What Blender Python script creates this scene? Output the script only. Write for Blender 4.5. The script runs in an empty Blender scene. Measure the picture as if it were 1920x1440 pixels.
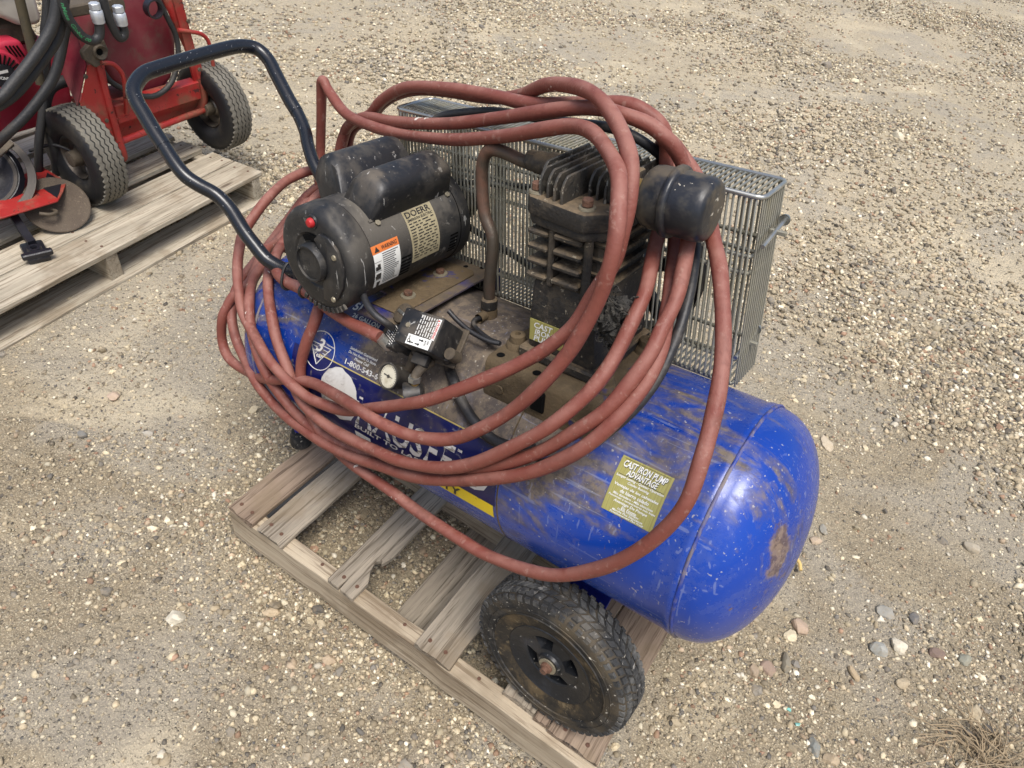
import bpy, bmesh, math, random
import numpy as np
from mathutils import Matrix, Vector, Quaternion
# ------------------------------------------------------------------ camera, sky, sun, exposure
UNIT = 0.75            # build units -> metres, applied to everything at the end
SUN_EL, SUN_AZ = 68.0, -48.0      # azimuth measured from +x towards +y (where the sun stands)
scene = bpy.context.scene
col = scene.collection
cam_data = bpy.data.cameras.new('camera')
cam = bpy.data.objects.new('camera', cam_data)
col.objects.link(cam)
cam_data.sensor_width = 36.0
cam_data.lens = 1332.14 / 1920 * 36
cam_data.clip_start = 0.05
cam_data.clip_end = 2000
CAM_R = Matrix(((0.82786726, 0.54582864, 0.12925514), (0.4567184, -0.52215242, -0.72025353), (-0.32564412, 0.65530752, -0.68156288)))
CAM_C = Vector((1.12903935, -0.67834398, 1.79447428))
m3 = Matrix((CAM_R[0], -CAM_R[1], -CAM_R[2])).transposed()
cam.matrix_world = Matrix.Translation(CAM_C * UNIT) @ m3.to_4x4()
scene.camera = cam
world = bpy.data.worlds.new('World')
scene.world = world
world.use_nodes = True
wn = world.node_tree.nodes
sky = wn.new('ShaderNodeTexSky')
sky.sky_type = 'NISHITA'
sky.sun_disc = False
sky.sun_elevation = math.radians(SUN_EL)
sky.sun_rotation = math.radians(90.0 - SUN_AZ)
sky.air_density = 1.0
sky.dust_density = 4.0
sky.ozone_density = 0.6
wn['Background'].inputs['Strength'].default_value = 0.088
world.node_tree.links.new(sky.outputs[0], wn['Background'].inputs['Color'])
sun_data = bpy.data.lights.new('sun', 'SUN')
sun_data.energy = 1.5
sun_data.angle = math.radians(24)
sun_data.color = (1.0, 0.985, 0.96)
sun = bpy.data.objects.new('sun', sun_data)
col.objects.link(sun)
_d = Vector((math.cos(math.radians(SUN_EL)) * math.cos(math.radians(SUN_AZ)), math.cos(math.radians(SUN_EL)) * math.sin(math.radians(SUN_AZ)), math.sin(math.radians(SUN_EL))))
sun.rotation_euler = _d.to_track_quat('Z', 'Y').to_euler()
sun.location = (0, 0, 4)
vs = scene.view_settings
vs.view_transform = 'Standard'
vs.look = 'None'
vs.gamma = 1.0
vs.exposure = 1.10
vs.use_curve_mapping = False

scene.cycles.max_bounces = 5
scene.cycles.diffuse_bounces = 2
scene.cycles.glossy_bounces = 3
scene.cycles.transmission_bounces = 2
scene.cycles.caustics_reflective = False
scene.cycles.caustics_refractive = False
random.seed(7)
rng = np.random.default_rng(11)
GZ = -0.03             # ground level in build units
R = math.radians

# ------------------------------------------------------------------ materials
def S(c):              # sRGB 0-255 -> linear
    return tuple(((v / 255) / 12.92 if v <= 10 else ((v / 255 + 0.055) / 1.055) ** 2.4) for v in c)

class NT:
    def __init__(self, name):
        self.m = bpy.data.materials.new(name)
        self.m.use_nodes = True
        self.t = self.m.node_tree
        self.b = self.t.nodes['Principled BSDF']
        self.co = self.t.nodes.new('ShaderNodeTexCoord').outputs['Object']
    def n(self, typ, **kw):
        nd = self.t.nodes.new(typ)
        for k, v in kw.items():
            setattr(nd, k, v)
        return nd
    def link(self, a, b):
        self.t.links.new(a, b)
    def vec(self, scale=(1, 1, 1), rnd=False, src=None):
        src = src or self.co
        if rnd:
            oi = self.n('ShaderNodeObjectInfo')
            mu = self.n('ShaderNodeMath', operation='MULTIPLY')
            mu.inputs[1].default_value = 37.0
            self.link(oi.outputs['Random'], mu.inputs[0])
            ad = self.n('ShaderNodeVectorMath', operation='ADD')
            self.link(src, ad.inputs[0])
            self.link(mu.outputs[0], ad.inputs[1])
            src = ad.outputs[0]
        mp = self.n('ShaderNodeMapping')
        mp.inputs['Scale'].default_value = scale
        self.link(src, mp.inputs['Vector'])
        return mp.outputs[0]
    def noise(self, scale, detail=4, rough=0.6, vec=None, dist=0.0):
        nd = self.n('ShaderNodeTexNoise')
        nd.inputs['Scale'].default_value = scale
        nd.inputs['Detail'].default_value = detail
        nd.inputs['Roughness'].default_value = rough
        nd.inputs['Distortion'].default_value = dist
        self.link(vec or self.co, nd.inputs['Vector'])
        return nd.outputs['Fac']
    def ramp(self, fac, lo, hi):
        nd = self.n('ShaderNodeMapRange', interpolation_type='SMOOTHSTEP')
        nd.inputs['From Min'].default_value = lo
        nd.inputs['From Max'].default_value = hi
        self.link(fac, nd.inputs['Value'])
        return nd.outputs[0]
    def mul(self, a, b, op='MULTIPLY'):
        nd = self.n('ShaderNodeMath', operation=op)
        for i, v in enumerate((a, b)):
            if isinstance(v, (int, float)):
                nd.inputs[i].default_value = v
            else:
                self.link(v, nd.inputs[i])
        return nd.outputs[0]
    def mix(self, fac, a, b):
        nd = self.n('ShaderNodeMix', data_type='RGBA')
        for s, v in ((nd.inputs['Factor'], fac), (nd.inputs['A'], a), (nd.inputs['B'], b)):
            if isinstance(v, (int, float)):
                s.default_value = v
            elif isinstance(v, tuple):
                s.default_value = v if len(v) == 4 else (*v, 1)
            else:
                self.link(v, s)
        return nd.outputs['Result']
    def up(self, lo=0.2, hi=0.9):
        g = self.n('ShaderNodeNewGeometry')
        sp = self.n('ShaderNodeSeparateXYZ')
        self.link(g.outputs['Normal'], sp.inputs[0])
        return self.ramp(sp.outputs['Z'], lo, hi)
    def bump(self, h, strength, dist=0.004, prev=None):
        nd = self.n('ShaderNodeBump')
        nd.inputs['Strength'].default_value = strength
        nd.inputs['Distance'].default_value = dist
        self.link(h, nd.inputs['Height'])
        if prev is not None:
            self.link(prev, nd.inputs['Normal'])
        return nd.outputs[0]
    def out(self, color, rough, metal=0.0, normal=None, spec=None):
        for nm, v in (('Base Color', color), ('Roughness', rough), ('Metallic', metal)):
            s = self.b.inputs[nm]
            if isinstance(v, (int, float)):
                s.default_value = v
            elif isinstance(v, tuple):
                s.default_value = (*v, 1)
            else:
                self.link(v, s)
        if normal is not None:
            self.link(normal, self.b.inputs['Normal'])
        if spec is not None:
            self.b.inputs['Specular IOR Level'].default_value = spec
        return self.m

DUST = S((122, 106, 84))
PALE = S((176, 160, 134))

def surf(name, color, rough=0.5, metal=0.0, layers=(), bump=(60, 0.15), spec=None, drough=0.85, rnd=False, bdist=0.003):
    """layers: (colour, scale, lo, hi, amount, use_up)"""
    t = NT(name)
    vec = t.vec(rnd=True) if rnd else t.co
    c = color
    rr = rough
    fsum = None
    for (lc, sc, lo, hi, amt, up) in layers:
        if lo > 0.63:
            lo, hi = lo - 0.055, hi - 0.055
        vv = vec
        if isinstance(sc, tuple):
            vv = t.vec(sc, src=vec)
            f = t.noise(1.0, 4, 0.65, vv, 0.4)
        else:
            f = t.noise(sc, 4, 0.68, vv, 0.3)
        f = t.mul(t.ramp(f, lo, hi), amt)
        if up:
            f = t.mul(f, t.up(*up) if isinstance(up, tuple) else t.up())
        c = t.mix(f, c, lc)
        fsum = f if fsum is None else t.mul(fsum, f, 'MAXIMUM')
    if fsum is not None:
        mr = t.n('ShaderNodeMapRange')
        mr.inputs['To Min'].default_value = rough
        mr.inputs['To Max'].default_value = drough
        t.link(fsum, mr.inputs['Value'])
        rr = mr.outputs[0]
        if metal:
            mm = t.n('ShaderNodeMapRange')
            mm.inputs['To Min'].default_value = metal
            mm.inputs['To Max'].default_value = 0.0
            t.link(fsum, mm.inputs['Value'])
            metal = mm.outputs[0]
    nrm = t.bump(t.noise(bump[0], 2, 0.7, vec), bump[1], bdist) if bump else None
    return t.out(c, rr, metal, nrm, spec)

def wood(name, c1, c2, dark, scratch=0.5):
    t = NT(name)
    v = t.vec((1.6, 26, 26), rnd=True)
    g = t.noise(1.0, 6, 0.7, v, 0.6)
    c = t.mix(t.ramp(g, 0.32, 0.68), c1, c2)
    v2 = t.vec((3.0, 95, 95), rnd=True)
    g2 = t.noise(1.0, 4, 0.75, v2, 0.3)
    c = t.mix(t.mul(t.ramp(g2, 0.5, 0.62), 0.75), c, dark)
    blot = t.noise(5.0, 4, 0.6, t.vec((1, 1, 1), rnd=True))
    c = t.mix(t.mul(t.ramp(blot, 0.48, 0.64), 0.5), c, DUST)
    # knots
    vk = t.n('ShaderNodeTexVoronoi')
    vk.inputs['Scale'].default_value = 1.0
    t.link(t.vec((2.2, 9, 9), rnd=True), vk.inputs['Vector'])
    k = t.ramp(vk.outputs['Distance'], 0.13, 0.03)
    c = t.mix(t.mul(k, 0.75), c, S((66, 48, 34)))
    h = t.mul(g2, t.mul(g, 0.6), 'ADD')
    n = t.bump(h, 0.55, 0.0035)
    return t.out(c, 0.85, 0, n, 0.25)

M = {}
M['tank'] = None
RUSTP = (0.552, -0.105, 0.085)
def tank_mat():
    t = NT('blue_tank_paint')
    big = t.noise(2.6, 4, 0.62, None, 1.2)
    fine = t.noise(42, 4, 0.75)
    smear = t.noise(1.0, 4, 0.62, t.vec((5, 16, 10)), 1.5)
    base = t.mix(t.ramp(t.noise(2.0, 2, 0.5), 0.35, 0.65), (0.003, 0.028, 0.20), (0.004, 0.045, 0.32))
    sx = t.n('ShaderNodeSeparateXYZ')
    t.link(t.co, sx.inputs[0])
    # brown dirt lying on the upper side, rubbed off in streaks and hand-sized wipes
    upm = t.up(-0.45, 0.85)
    f = t.mul(t.mul(big, 0.40), t.mul(smear, 0.60), 'ADD')
    f = t.mul(f, t.mul(t.mul(fine, 0.5, 'SUBTRACT'), 0.14), 'ADD')
    f = t.mul(f, t.mul(upm, 0.17), 'ADD')
    endc = t.ramp(sx.outputs['X'], 0.02, 0.50)
    lefte = t.ramp(sx.outputs['X'], -0.30, -0.55)
    f = t.mul(f, t.mul(t.mul(endc, 0.15), t.mul(lefte, 0.10), 'ADD'), 'SUBTRACT')
    mid = t.mul(t.ramp(sx.outputs['X'], -0.46, -0.28), t.ramp(sx.outputs['X'], 0.22, 0.0))
    f = t.mul(f, t.mul(t.mul(mid, t.up(0.25, 0.75)), 0.22), 'ADD')
    dust = t.mul(t.ramp(f, 0.50, 0.70), 0.95)
    dcol = t.mix(t.ramp(fine, 0.4, 0.62), S((82, 73, 60)), S((114, 101, 81)))
    c = t.mix(dust, base, dcol)
    # thin film of fine dust with clear-cut edges
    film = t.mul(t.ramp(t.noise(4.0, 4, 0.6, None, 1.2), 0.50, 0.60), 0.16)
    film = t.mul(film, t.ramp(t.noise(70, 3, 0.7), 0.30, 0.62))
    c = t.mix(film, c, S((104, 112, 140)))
    scr = t.noise(1.0, 2, 0.5, t.vec((110, 110, 5)), 0.15)
    scr2 = t.noise(1.0, 2, 0.5, t.vec((6, 120, 120)), 0.15)
    sm = t.mul(t.ramp(scr, 0.655, 0.68), t.ramp(scr2, 0.66, 0.69), 'MAXIMUM')
    sm = t.mul(sm, t.ramp(t.noise(3.0, 2), 0.42, 0.56))
    c = t.mix(t.mul(sm, 0.26), c, S((150, 158, 182)))
    rust = t.ramp(t.noise(4.1, 5, 0.72, t.vec((1.3, 1, 1)), 0.5), 0.655, 0.68)
    c = t.mix(t.mul(rust, 0.8), c, S((104, 80, 58)))
    # bare rusty scrape low on the right end cap
    vd_ = t.n('ShaderNodeVectorMath', operation='DISTANCE')
    t.link(t.vec((1.3, 1.15, 0.55)), vd_.inputs[0])
    vd_.inputs[1].default_value = (RUSTP[0] * 1.3, RUSTP[1] * 1.15, RUSTP[2] * 0.55)
    rp_ = t.ramp(t.mul(vd_.outputs['Value'], t.mul(t.noise(16, 4, 0.7), 0.11), 'ADD'), 0.098, 0.082)
    c = t.mix(t.mul(rp_, 0.85), c, t.mix(t.ramp(t.noise(60, 3), 0.4, 0.6), S((92, 74, 56)), S((132, 112, 88))))
    specks = t.ramp(t.noise(130, 2, 0.5), 0.69, 0.72)
    c = t.mix(t.mul(specks, 0.6), c, S((176, 170, 158)))
    mr = t.n('ShaderNodeMapRange')
    mr.inputs['To Min'].default_value = 0.24
    mr.inputs['To Max'].default_value = 0.9
    t.link(t.mul(dust, t.mul(film, 0.9), 'MAXIMUM'), mr.inputs['Value'])
    n = t.bump(t.mul(dust, t.mul(fine, 0.5), 'MULTIPLY'), 0.25, 0.004)
    n = t.bump(t.noise(5, 2), 0.05, 0.03, n)
    return t.out(c, mr.outputs[0], 0, n, 0.5)
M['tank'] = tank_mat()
M['hose'] = surf('red_rubber_hose', S((118, 65, 55)), 0.5, 0, [(S((154, 112, 100)), 8, 0.36, 0.62, 0.6, (0.0, 0.95)), (S((96, 56, 48)), 11, 0.54, 0.68, 0.5, 0), (S((172, 146, 132)), 55, 0.58, 0.68, 0.25, 0), (S((216, 208, 196)), 16, 0.745, 0.757, 0.9, 0)], (90, 0.3), 0.35, 0.75, rnd=False)
M['black_tube'] = surf('black_gloss_tube', (0.008, 0.0095, 0.013), 0.27, 0, [(DUST, 14, 0.6, 0.9, 0.22, (0.2, 0.9)), (S((150, 150, 150)), 90, 0.715, 0.74, 0.7, 0)], (70, 0.05), 0.5, 0.7)
M['motor'] = surf('black_motor_paint', (0.015, 0.0155, 0.0165), 0.5, 0, [(S((106, 100, 90)), 6, 0.38, 0.58, 0.72, (-0.1, 0.95)), (S((72, 68, 62)), 18, 0.50, 0.66, 0.5, 0), (S((140, 136, 128)), 45, 0.61, 0.68, 0.35, 0), (S((190, 188, 182)), (80, 80, 9), 0.715, 0.745, 0.55, 0)], (80, 0.25), 0.4)
M['plastic_black'] = surf('black_plastic_cover', (0.014, 0.0145, 0.016), 0.42, 0, [(S((112, 102, 88)), 8, 0.46, 0.66, 0.6, (0.0, 0.95)), (S((72, 68, 62)), 20, 0.47, 0.66, 0.5, 0), (S((186, 184, 178)), (70, 70, 8), 0.70, 0.735, 0.6, 0), (S((150, 145, 136)), 60, 0.70, 0.73, 0.5, 0)], (60, 0.15), 0.45)
M['filter'] = surf('scuffed_filter_paint', (0.012, 0.0135, 0.018), 0.36, 0, [(S((92, 82, 66)), 9, 0.44, 0.58, 0.75, 0), (S((70, 66, 58)), 26, 0.46, 0.66, 0.5, 0), (S((190, 182, 164)), (40, 60, 60), 0.715, 0.73, 0.8, 0)], (60, 0.15), 0.5, 0.7)
M['cast'] = surf('dusty_cast_iron', (0.024, 0.022, 0.020), 0.6, 0.0, [(S((118, 102, 80)), 13, 0.34, 0.56, 0.92, (0.3, 0.85)), (S((84, 75, 62)), 16, 0.46, 0.64, 0.6, 0), (S((150, 140, 120)), 70, 0.69, 0.73, 0.7, 0)], (110, 0.6), 0.3)
M['fin'] = surf('head_fin_iron', S((70, 68, 64)), 0.45, 0.4, [(S((94, 82, 66)), 14, 0.44, 0.64, 0.6, 0), (S((38, 34, 30)), 22, 0.48, 0.62, 0.6, 0), (S((170, 164, 150)), 60, 0.64, 0.7, 0.6, 0)], (120, 0.5), 0.4)
M['dirt_top'] = surf('dirt_covered_steel', S((98, 84, 64)), 0.9, 0, [(S((74, 64, 50)), 9, 0.4, 0.7, 0.8, 0), (S((34, 46, 110)), 11, 0.64, 0.72, 0.7, 0), (S((122, 106, 82)), 40, 0.5, 0.8, 0.6, 0)], (140, 0.5), 0.2)
M['plate'] = surf('blue_plate_dusty', (0.008, 0.016, 0.16), 0.4, 0, [(S((96, 84, 68)), 7, 0.30, 0.50, 1.0, (-0.6, 0.5)), (S((60, 58, 60)), 16, 0.45, 0.7, 0.6, 0), (S((120, 104, 82)), 50, 0.5, 0.8, 0.5, (0.3, 0.9))], (120, 0.3), 0.4)
M['bluepaint'] = surf('blue_bracket_paint', (0.007, 0.018, 0.24), 0.4, 0, [(DUST, 12, 0.55, 0.8, 0.5, 0)], (60, 0.1))
M['zinc'] = surf('zinc_wire', S((164, 162, 150)), 0.38, 0.7, [(S((118, 112, 88)), 9, 0.4, 0.66, 0.75, 0), (S((70, 62, 48)), 25, 0.55, 0.8, 0.6, 0)], None, None, 0.7)
M['zinc2'] = surf('bright_zinc', S((176, 176, 170)), 0.32, 0.85, [(S((120, 112, 92)), 14, 0.5, 0.8, 0.6, 0)], None, None, 0.6)
M['tubing'] = surf('heat_stained_tube', S((74, 66, 56)), 0.5, 0.35, [(S((106, 68, 50)), 7, 0.42, 0.7, 0.75, 0), (S((60, 56, 50)), 20, 0.5, 0.8, 0.6, 0)], (90, 0.3))
M['rust'] = surf('rusty_steel', S((104, 74, 58)), 0.75, 0.1, [(S((66, 48, 38)), 60, 0.45, 0.7, 0.8, 0), (S((150, 128, 104)), 40, 0.6, 0.8, 0.6, 0)], (160, 0.5))
M['washer'] = surf('dull_washer', S((150, 142, 122)), 0.5, 0.5, [(S((104, 92, 72)), 50, 0.45, 0.7, 0.7, 0)], None)
M['rubber'] = surf('worn_tyre_rubber', (0.018, 0.018, 0.018), 0.62, 0, [(S((96, 84, 64)), 6, 0.42, 0.62, 0.6, 0), (S((84, 80, 74)), 26, 0.5, 0.68, 0.5, 0), (S((186, 180, 166)), 100, 0.69, 0.72, 0.7, 0)], (120, 0.4), 0.3)
M['rubber_tread'] = surf('tread_rubber', (0.034, 0.035, 0.036), 0.55, 0, [(S((118, 117, 113)), 12, 0.44, 0.64, 0.55, 0), (S((172, 168, 160)), 45, 0.60, 0.68, 0.5, 0), (S((84, 76, 62)), 7, 0.54, 0.68, 0.5, 0)], (160, 0.6), 0.35)
M['rubber_grey'] = surf('dusty_tread_rubber', S((112, 108, 98)), 0.85, 0, [(S((86, 82, 74)), 12, 0.4, 0.7, 0.7, 0), (S((134, 126, 110)), 40, 0.5, 0.8, 0.5, 0)], (140, 0.4), 0.2)
M['rubber_dark'] = surf('dark_sidewall', (0.012, 0.012, 0.013), 0.5, 0, [(S((88, 80, 66)), 10, 0.5, 0.8, 0.45, 0)], (90, 0.2), 0.35)
M['rim'] = surf('black_rim_plastic', (0.010, 0.011, 0.013), 0.42, 0, [(S((84, 86, 92)), 8, 0.48, 0.78, 0.35, 0), (S((182, 178, 168)), 70, 0.7, 0.74, 0.75, 0)], (90, 0.2), 0.4)
M['label_gold'] = surf('gold_label_foil', S((168, 162, 96)), 0.38, 0.25, [(S((128, 118, 62)), (300, 4, 4), 0.4, 0.65, 0.6, 0), (S((90, 80, 48)), 16, 0.58, 0.78, 0.6, 0)], None, None, 0.6)
M['label_cream'] = surf('motor_plate_label', S((168, 158, 128)), 0.55, 0.1, [(S((120, 108, 80)), 16, 0.45, 0.75, 0.7, 0)], None)
M['label_navy'] = surf('navy_decal', (0.004, 0.007, 0.075), 0.32, 0, [(S((92, 82, 70)), 6, 0.5, 0.68, 0.75, (-0.2, 0.7)), (S((112, 104, 92)), 40, 0.64, 0.76, 0.6, 0), (S((150, 148, 150)), (16, 120, 30), 0.68, 0.74, 0.4, 0)], (50, 0.08), 0.45)
M['label_yellow'] = surf('yellow_band', S((226, 198, 30)), 0.4, 0, [(S((120, 100, 50)), 12, 0.55, 0.75, 0.6, 0), (S((60, 60, 70)), 50, 0.68, 0.74, 0.6, 0)], None)
M['label_white'] = surf('white_print', S((206, 204, 198)), 0.5, 0, [(S((120, 110, 96)), 22, 0.56, 0.72, 0.6, 0)], None)
M['white_worn'] = surf('scraped_white_letters', S((206, 204, 200)), 0.5, 0, [(S((92, 80, 62)), (36, 260, 110), 0.50, 0.60, 0.75, 0)], None)
M['white_clean'] = surf('clean_white_print', S((222, 222, 216)), 0.5, 0, [(S((150, 144, 130)), 40, 0.6, 0.75, 0.5, 0)], None)
M['white_patch'] = surf('worn_white_sticker', S((200, 198, 192)), 0.6, 0, [(S((128, 118, 104)), 16, 0.5, 0.72, 0.8, 0), (S((86, 78, 68)), (20, 90, 40), 0.62, 0.7, 0.7, 0)], None)
M['gold_print'] = surf('faded_gold_print', S((176, 158, 96)), 0.5, 0, [(S((110, 98, 70)), 30, 0.5, 0.7, 0.7, 0)], None)
M['ink'] = surf('dark_ink', S((44, 42, 40)), 0.6, 0, [(S((110, 102, 84)), 60, 0.55, 0.7, 0.6, 0)], None)
M['orange'] = surf('orange_label', S((214, 120, 62)), 0.5, 0, [(S((150, 96, 60)), 30, 0.55, 0.75, 0.5, 0)], None)
M['red_print'] = surf('red_print', S((186, 66, 58)), 0.5, 0, [], None)
M['red_button'] = surf('red_button_plastic', S((172, 30, 34)), 0.55, 0, [], (60, 0.05))
M['gauge_face'] = surf('aged_gauge_face', S((198, 192, 172)), 0.3, 0, [(S((150, 138, 108)), 30, 0.45, 0.75, 0.7, 0)], None, 0.5, 0.45)
M['brass'] = surf('dull_brass', S((168, 138, 82)), 0.4, 0.7, [(S((110, 92, 60)), 30, 0.45, 0.7, 0.6, 0)], None)
M['cable'] = surf('black_cable', (0.016, 0.016, 0.018), 0.5, 0, [(S((120, 112, 100)), 18, 0.45, 0.75, 0.5, (0, 0.9))], (80, 0.2))
M['seam'] = surf('weld_bead_paint', (0.006, 0.034, 0.26), 0.4, 0, [(S((128, 116, 96)), 9, 0.40, 0.60, 0.8, 0)], (60, 0.2))
M['mud'] = surf('dried_mud_on_rubber', S((50, 46, 40)), 0.85, 0, [(S((94, 80, 58)), 7, 0.44, 0.6, 0.75, 0), (S((34, 33, 31)), 22, 0.48, 0.62, 0.7, 0), (S((120, 106, 82)), 50, 0.56, 0.66, 0.5, 0)], (120, 0.4), 0.2)
M['void'] = surf('dark_inside', (0.004, 0.004, 0.004), 0.9, 0, [], None, 0.1)
M['lint'] = surf('grey_lint', S((58, 57, 55)), 0.95, 0, [(S((92, 88, 80)), 40, 0.45, 0.7, 0.7, 0)], (150, 0.9), 0.05)
M['wood_a'] = wood('grey_pallet_wood', S((124, 115, 101)), S((156, 145, 128)), S((74, 64, 53)))
M['wood_b'] = wood('brown_pallet_wood', S((122, 105, 89)), S((150, 132, 113)), S((72, 57, 46)))
M['wood_c'] = wood('pale_stringer_wood', S((154, 140, 119)), S((182, 168, 145)), S((104, 88, 70)))
M['wood_d'] = wood('clean_pallet_wood', S((152, 143, 125)), S((184, 173, 153)), S((110, 97, 79)))
M['red'] = surf('chipped_red_paint', (0.31, 0.018, 0.015), 0.5, 0, [(S((112, 80, 58)), 6, 0.46, 0.62, 0.75, 0), (S((58, 34, 30)), 26, 0.665, 0.69, 0.9, 0), (S((176, 66, 58)), 12, 0.45, 0.7, 0.5, 0)], (70, 0.15))
M['maroon'] = surf('faded_maroon_shaded_red', (0.15, 0.012, 0.022), 0.5, 0, [(S((122, 64, 64)), 5, 0.42, 0.65, 0.6, 0), (S((98, 78, 66)), 12, 0.50, 0.66, 0.55, 0)], (70, 0.12))  # reservoir's own maroon; doubles as painted shade on the red side plate
M['pinkred'] = surf('engine_shroud_red', (0.40, 0.022, 0.048), 0.45, 0, [(S((188, 96, 100)), 8, 0.5, 0.8, 0.45, 0), (DUST, 20, 0.6, 0.8, 0.5, 0)], (70, 0.1))
M['hyd_hose'] = surf('hydraulic_hose_rubber', (0.018, 0.018, 0.018), 0.55, 0, [(S((92, 82, 66)), 9, 0.45, 0.75, 0.5, (0, 0.9)), (S((70, 70, 68)), 40, 0.55, 0.8, 0.4, 0)], (140, 0.35))
M['green_print'] = surf('green_hose_print', S((58, 128, 84)), 0.6, 0, [], None)
M['fitting'] = surf('white_zinc_fitting', S((196, 200, 204)), 0.4, 0.5, [(S((140, 134, 120)), 30, 0.55, 0.75, 0.6, 0)], (80, 0.15))
M['offwhite'] = surf('grimy_white_tank', S((196, 190, 176)), 0.5, 0, [(S((140, 122, 96)), 7, 0.5, 0.75, 0.6, 0)], (60, 0.1))
M['olive'] = surf('dirty_bar', S((78, 70, 52)), 0.55, 0.2, [(S((50, 46, 38)), 14, 0.45, 0.7, 0.7, 0)], (80, 0.2))
M['grime'] = surf('grimy_steel', S((88, 78, 64)), 0.7, 0.2, [(S((52, 46, 40)), 18, 0.45, 0.7, 0.7, 0), (S((120, 104, 84)), 40, 0.55, 0.8, 0.5, 0)], (120, 0.4))
M['steel'] = surf('bare_steel_band', S((104, 98, 90)), 0.42, 0.85, [(S((84, 68, 54)), 14, 0.5, 0.75, 0.7, 0)], (80, 0.15))
M['disc'] = surf('abrasive_disc', S((88, 77, 64)), 0.85, 0, [(S((72, 60, 50)), 8, 0.42, 0.7, 0.7, 0), (S((136, 122, 104)), 90, 0.55, 0.75, 0.5, 0)], (220, 0.6))
M['blackpaint'] = surf('black_chipped_paint', (0.012, 0.012, 0.016), 0.35, 0, [(S((110, 104, 94)), 20, 0.6, 0.8, 0.5, 0)], (80, 0.15))
M['straw'] = surf('dry_straw', S((206, 176, 110)), 0.7, 0, [], None)
M['weed'] = surf('dry_grass', S((150, 132, 104)), 0.85, 0, [(S((110, 96, 76)), 40, 0.4, 0.7, 0.7, 0)], None)
M['glass'] = surf('teal_glass_chip', S((120, 176, 164)), 0.15, 0, [], None)
M['silk'] = surf('cobweb_silk', S((170, 164, 150)), 0.8, 0, [], None)

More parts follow.
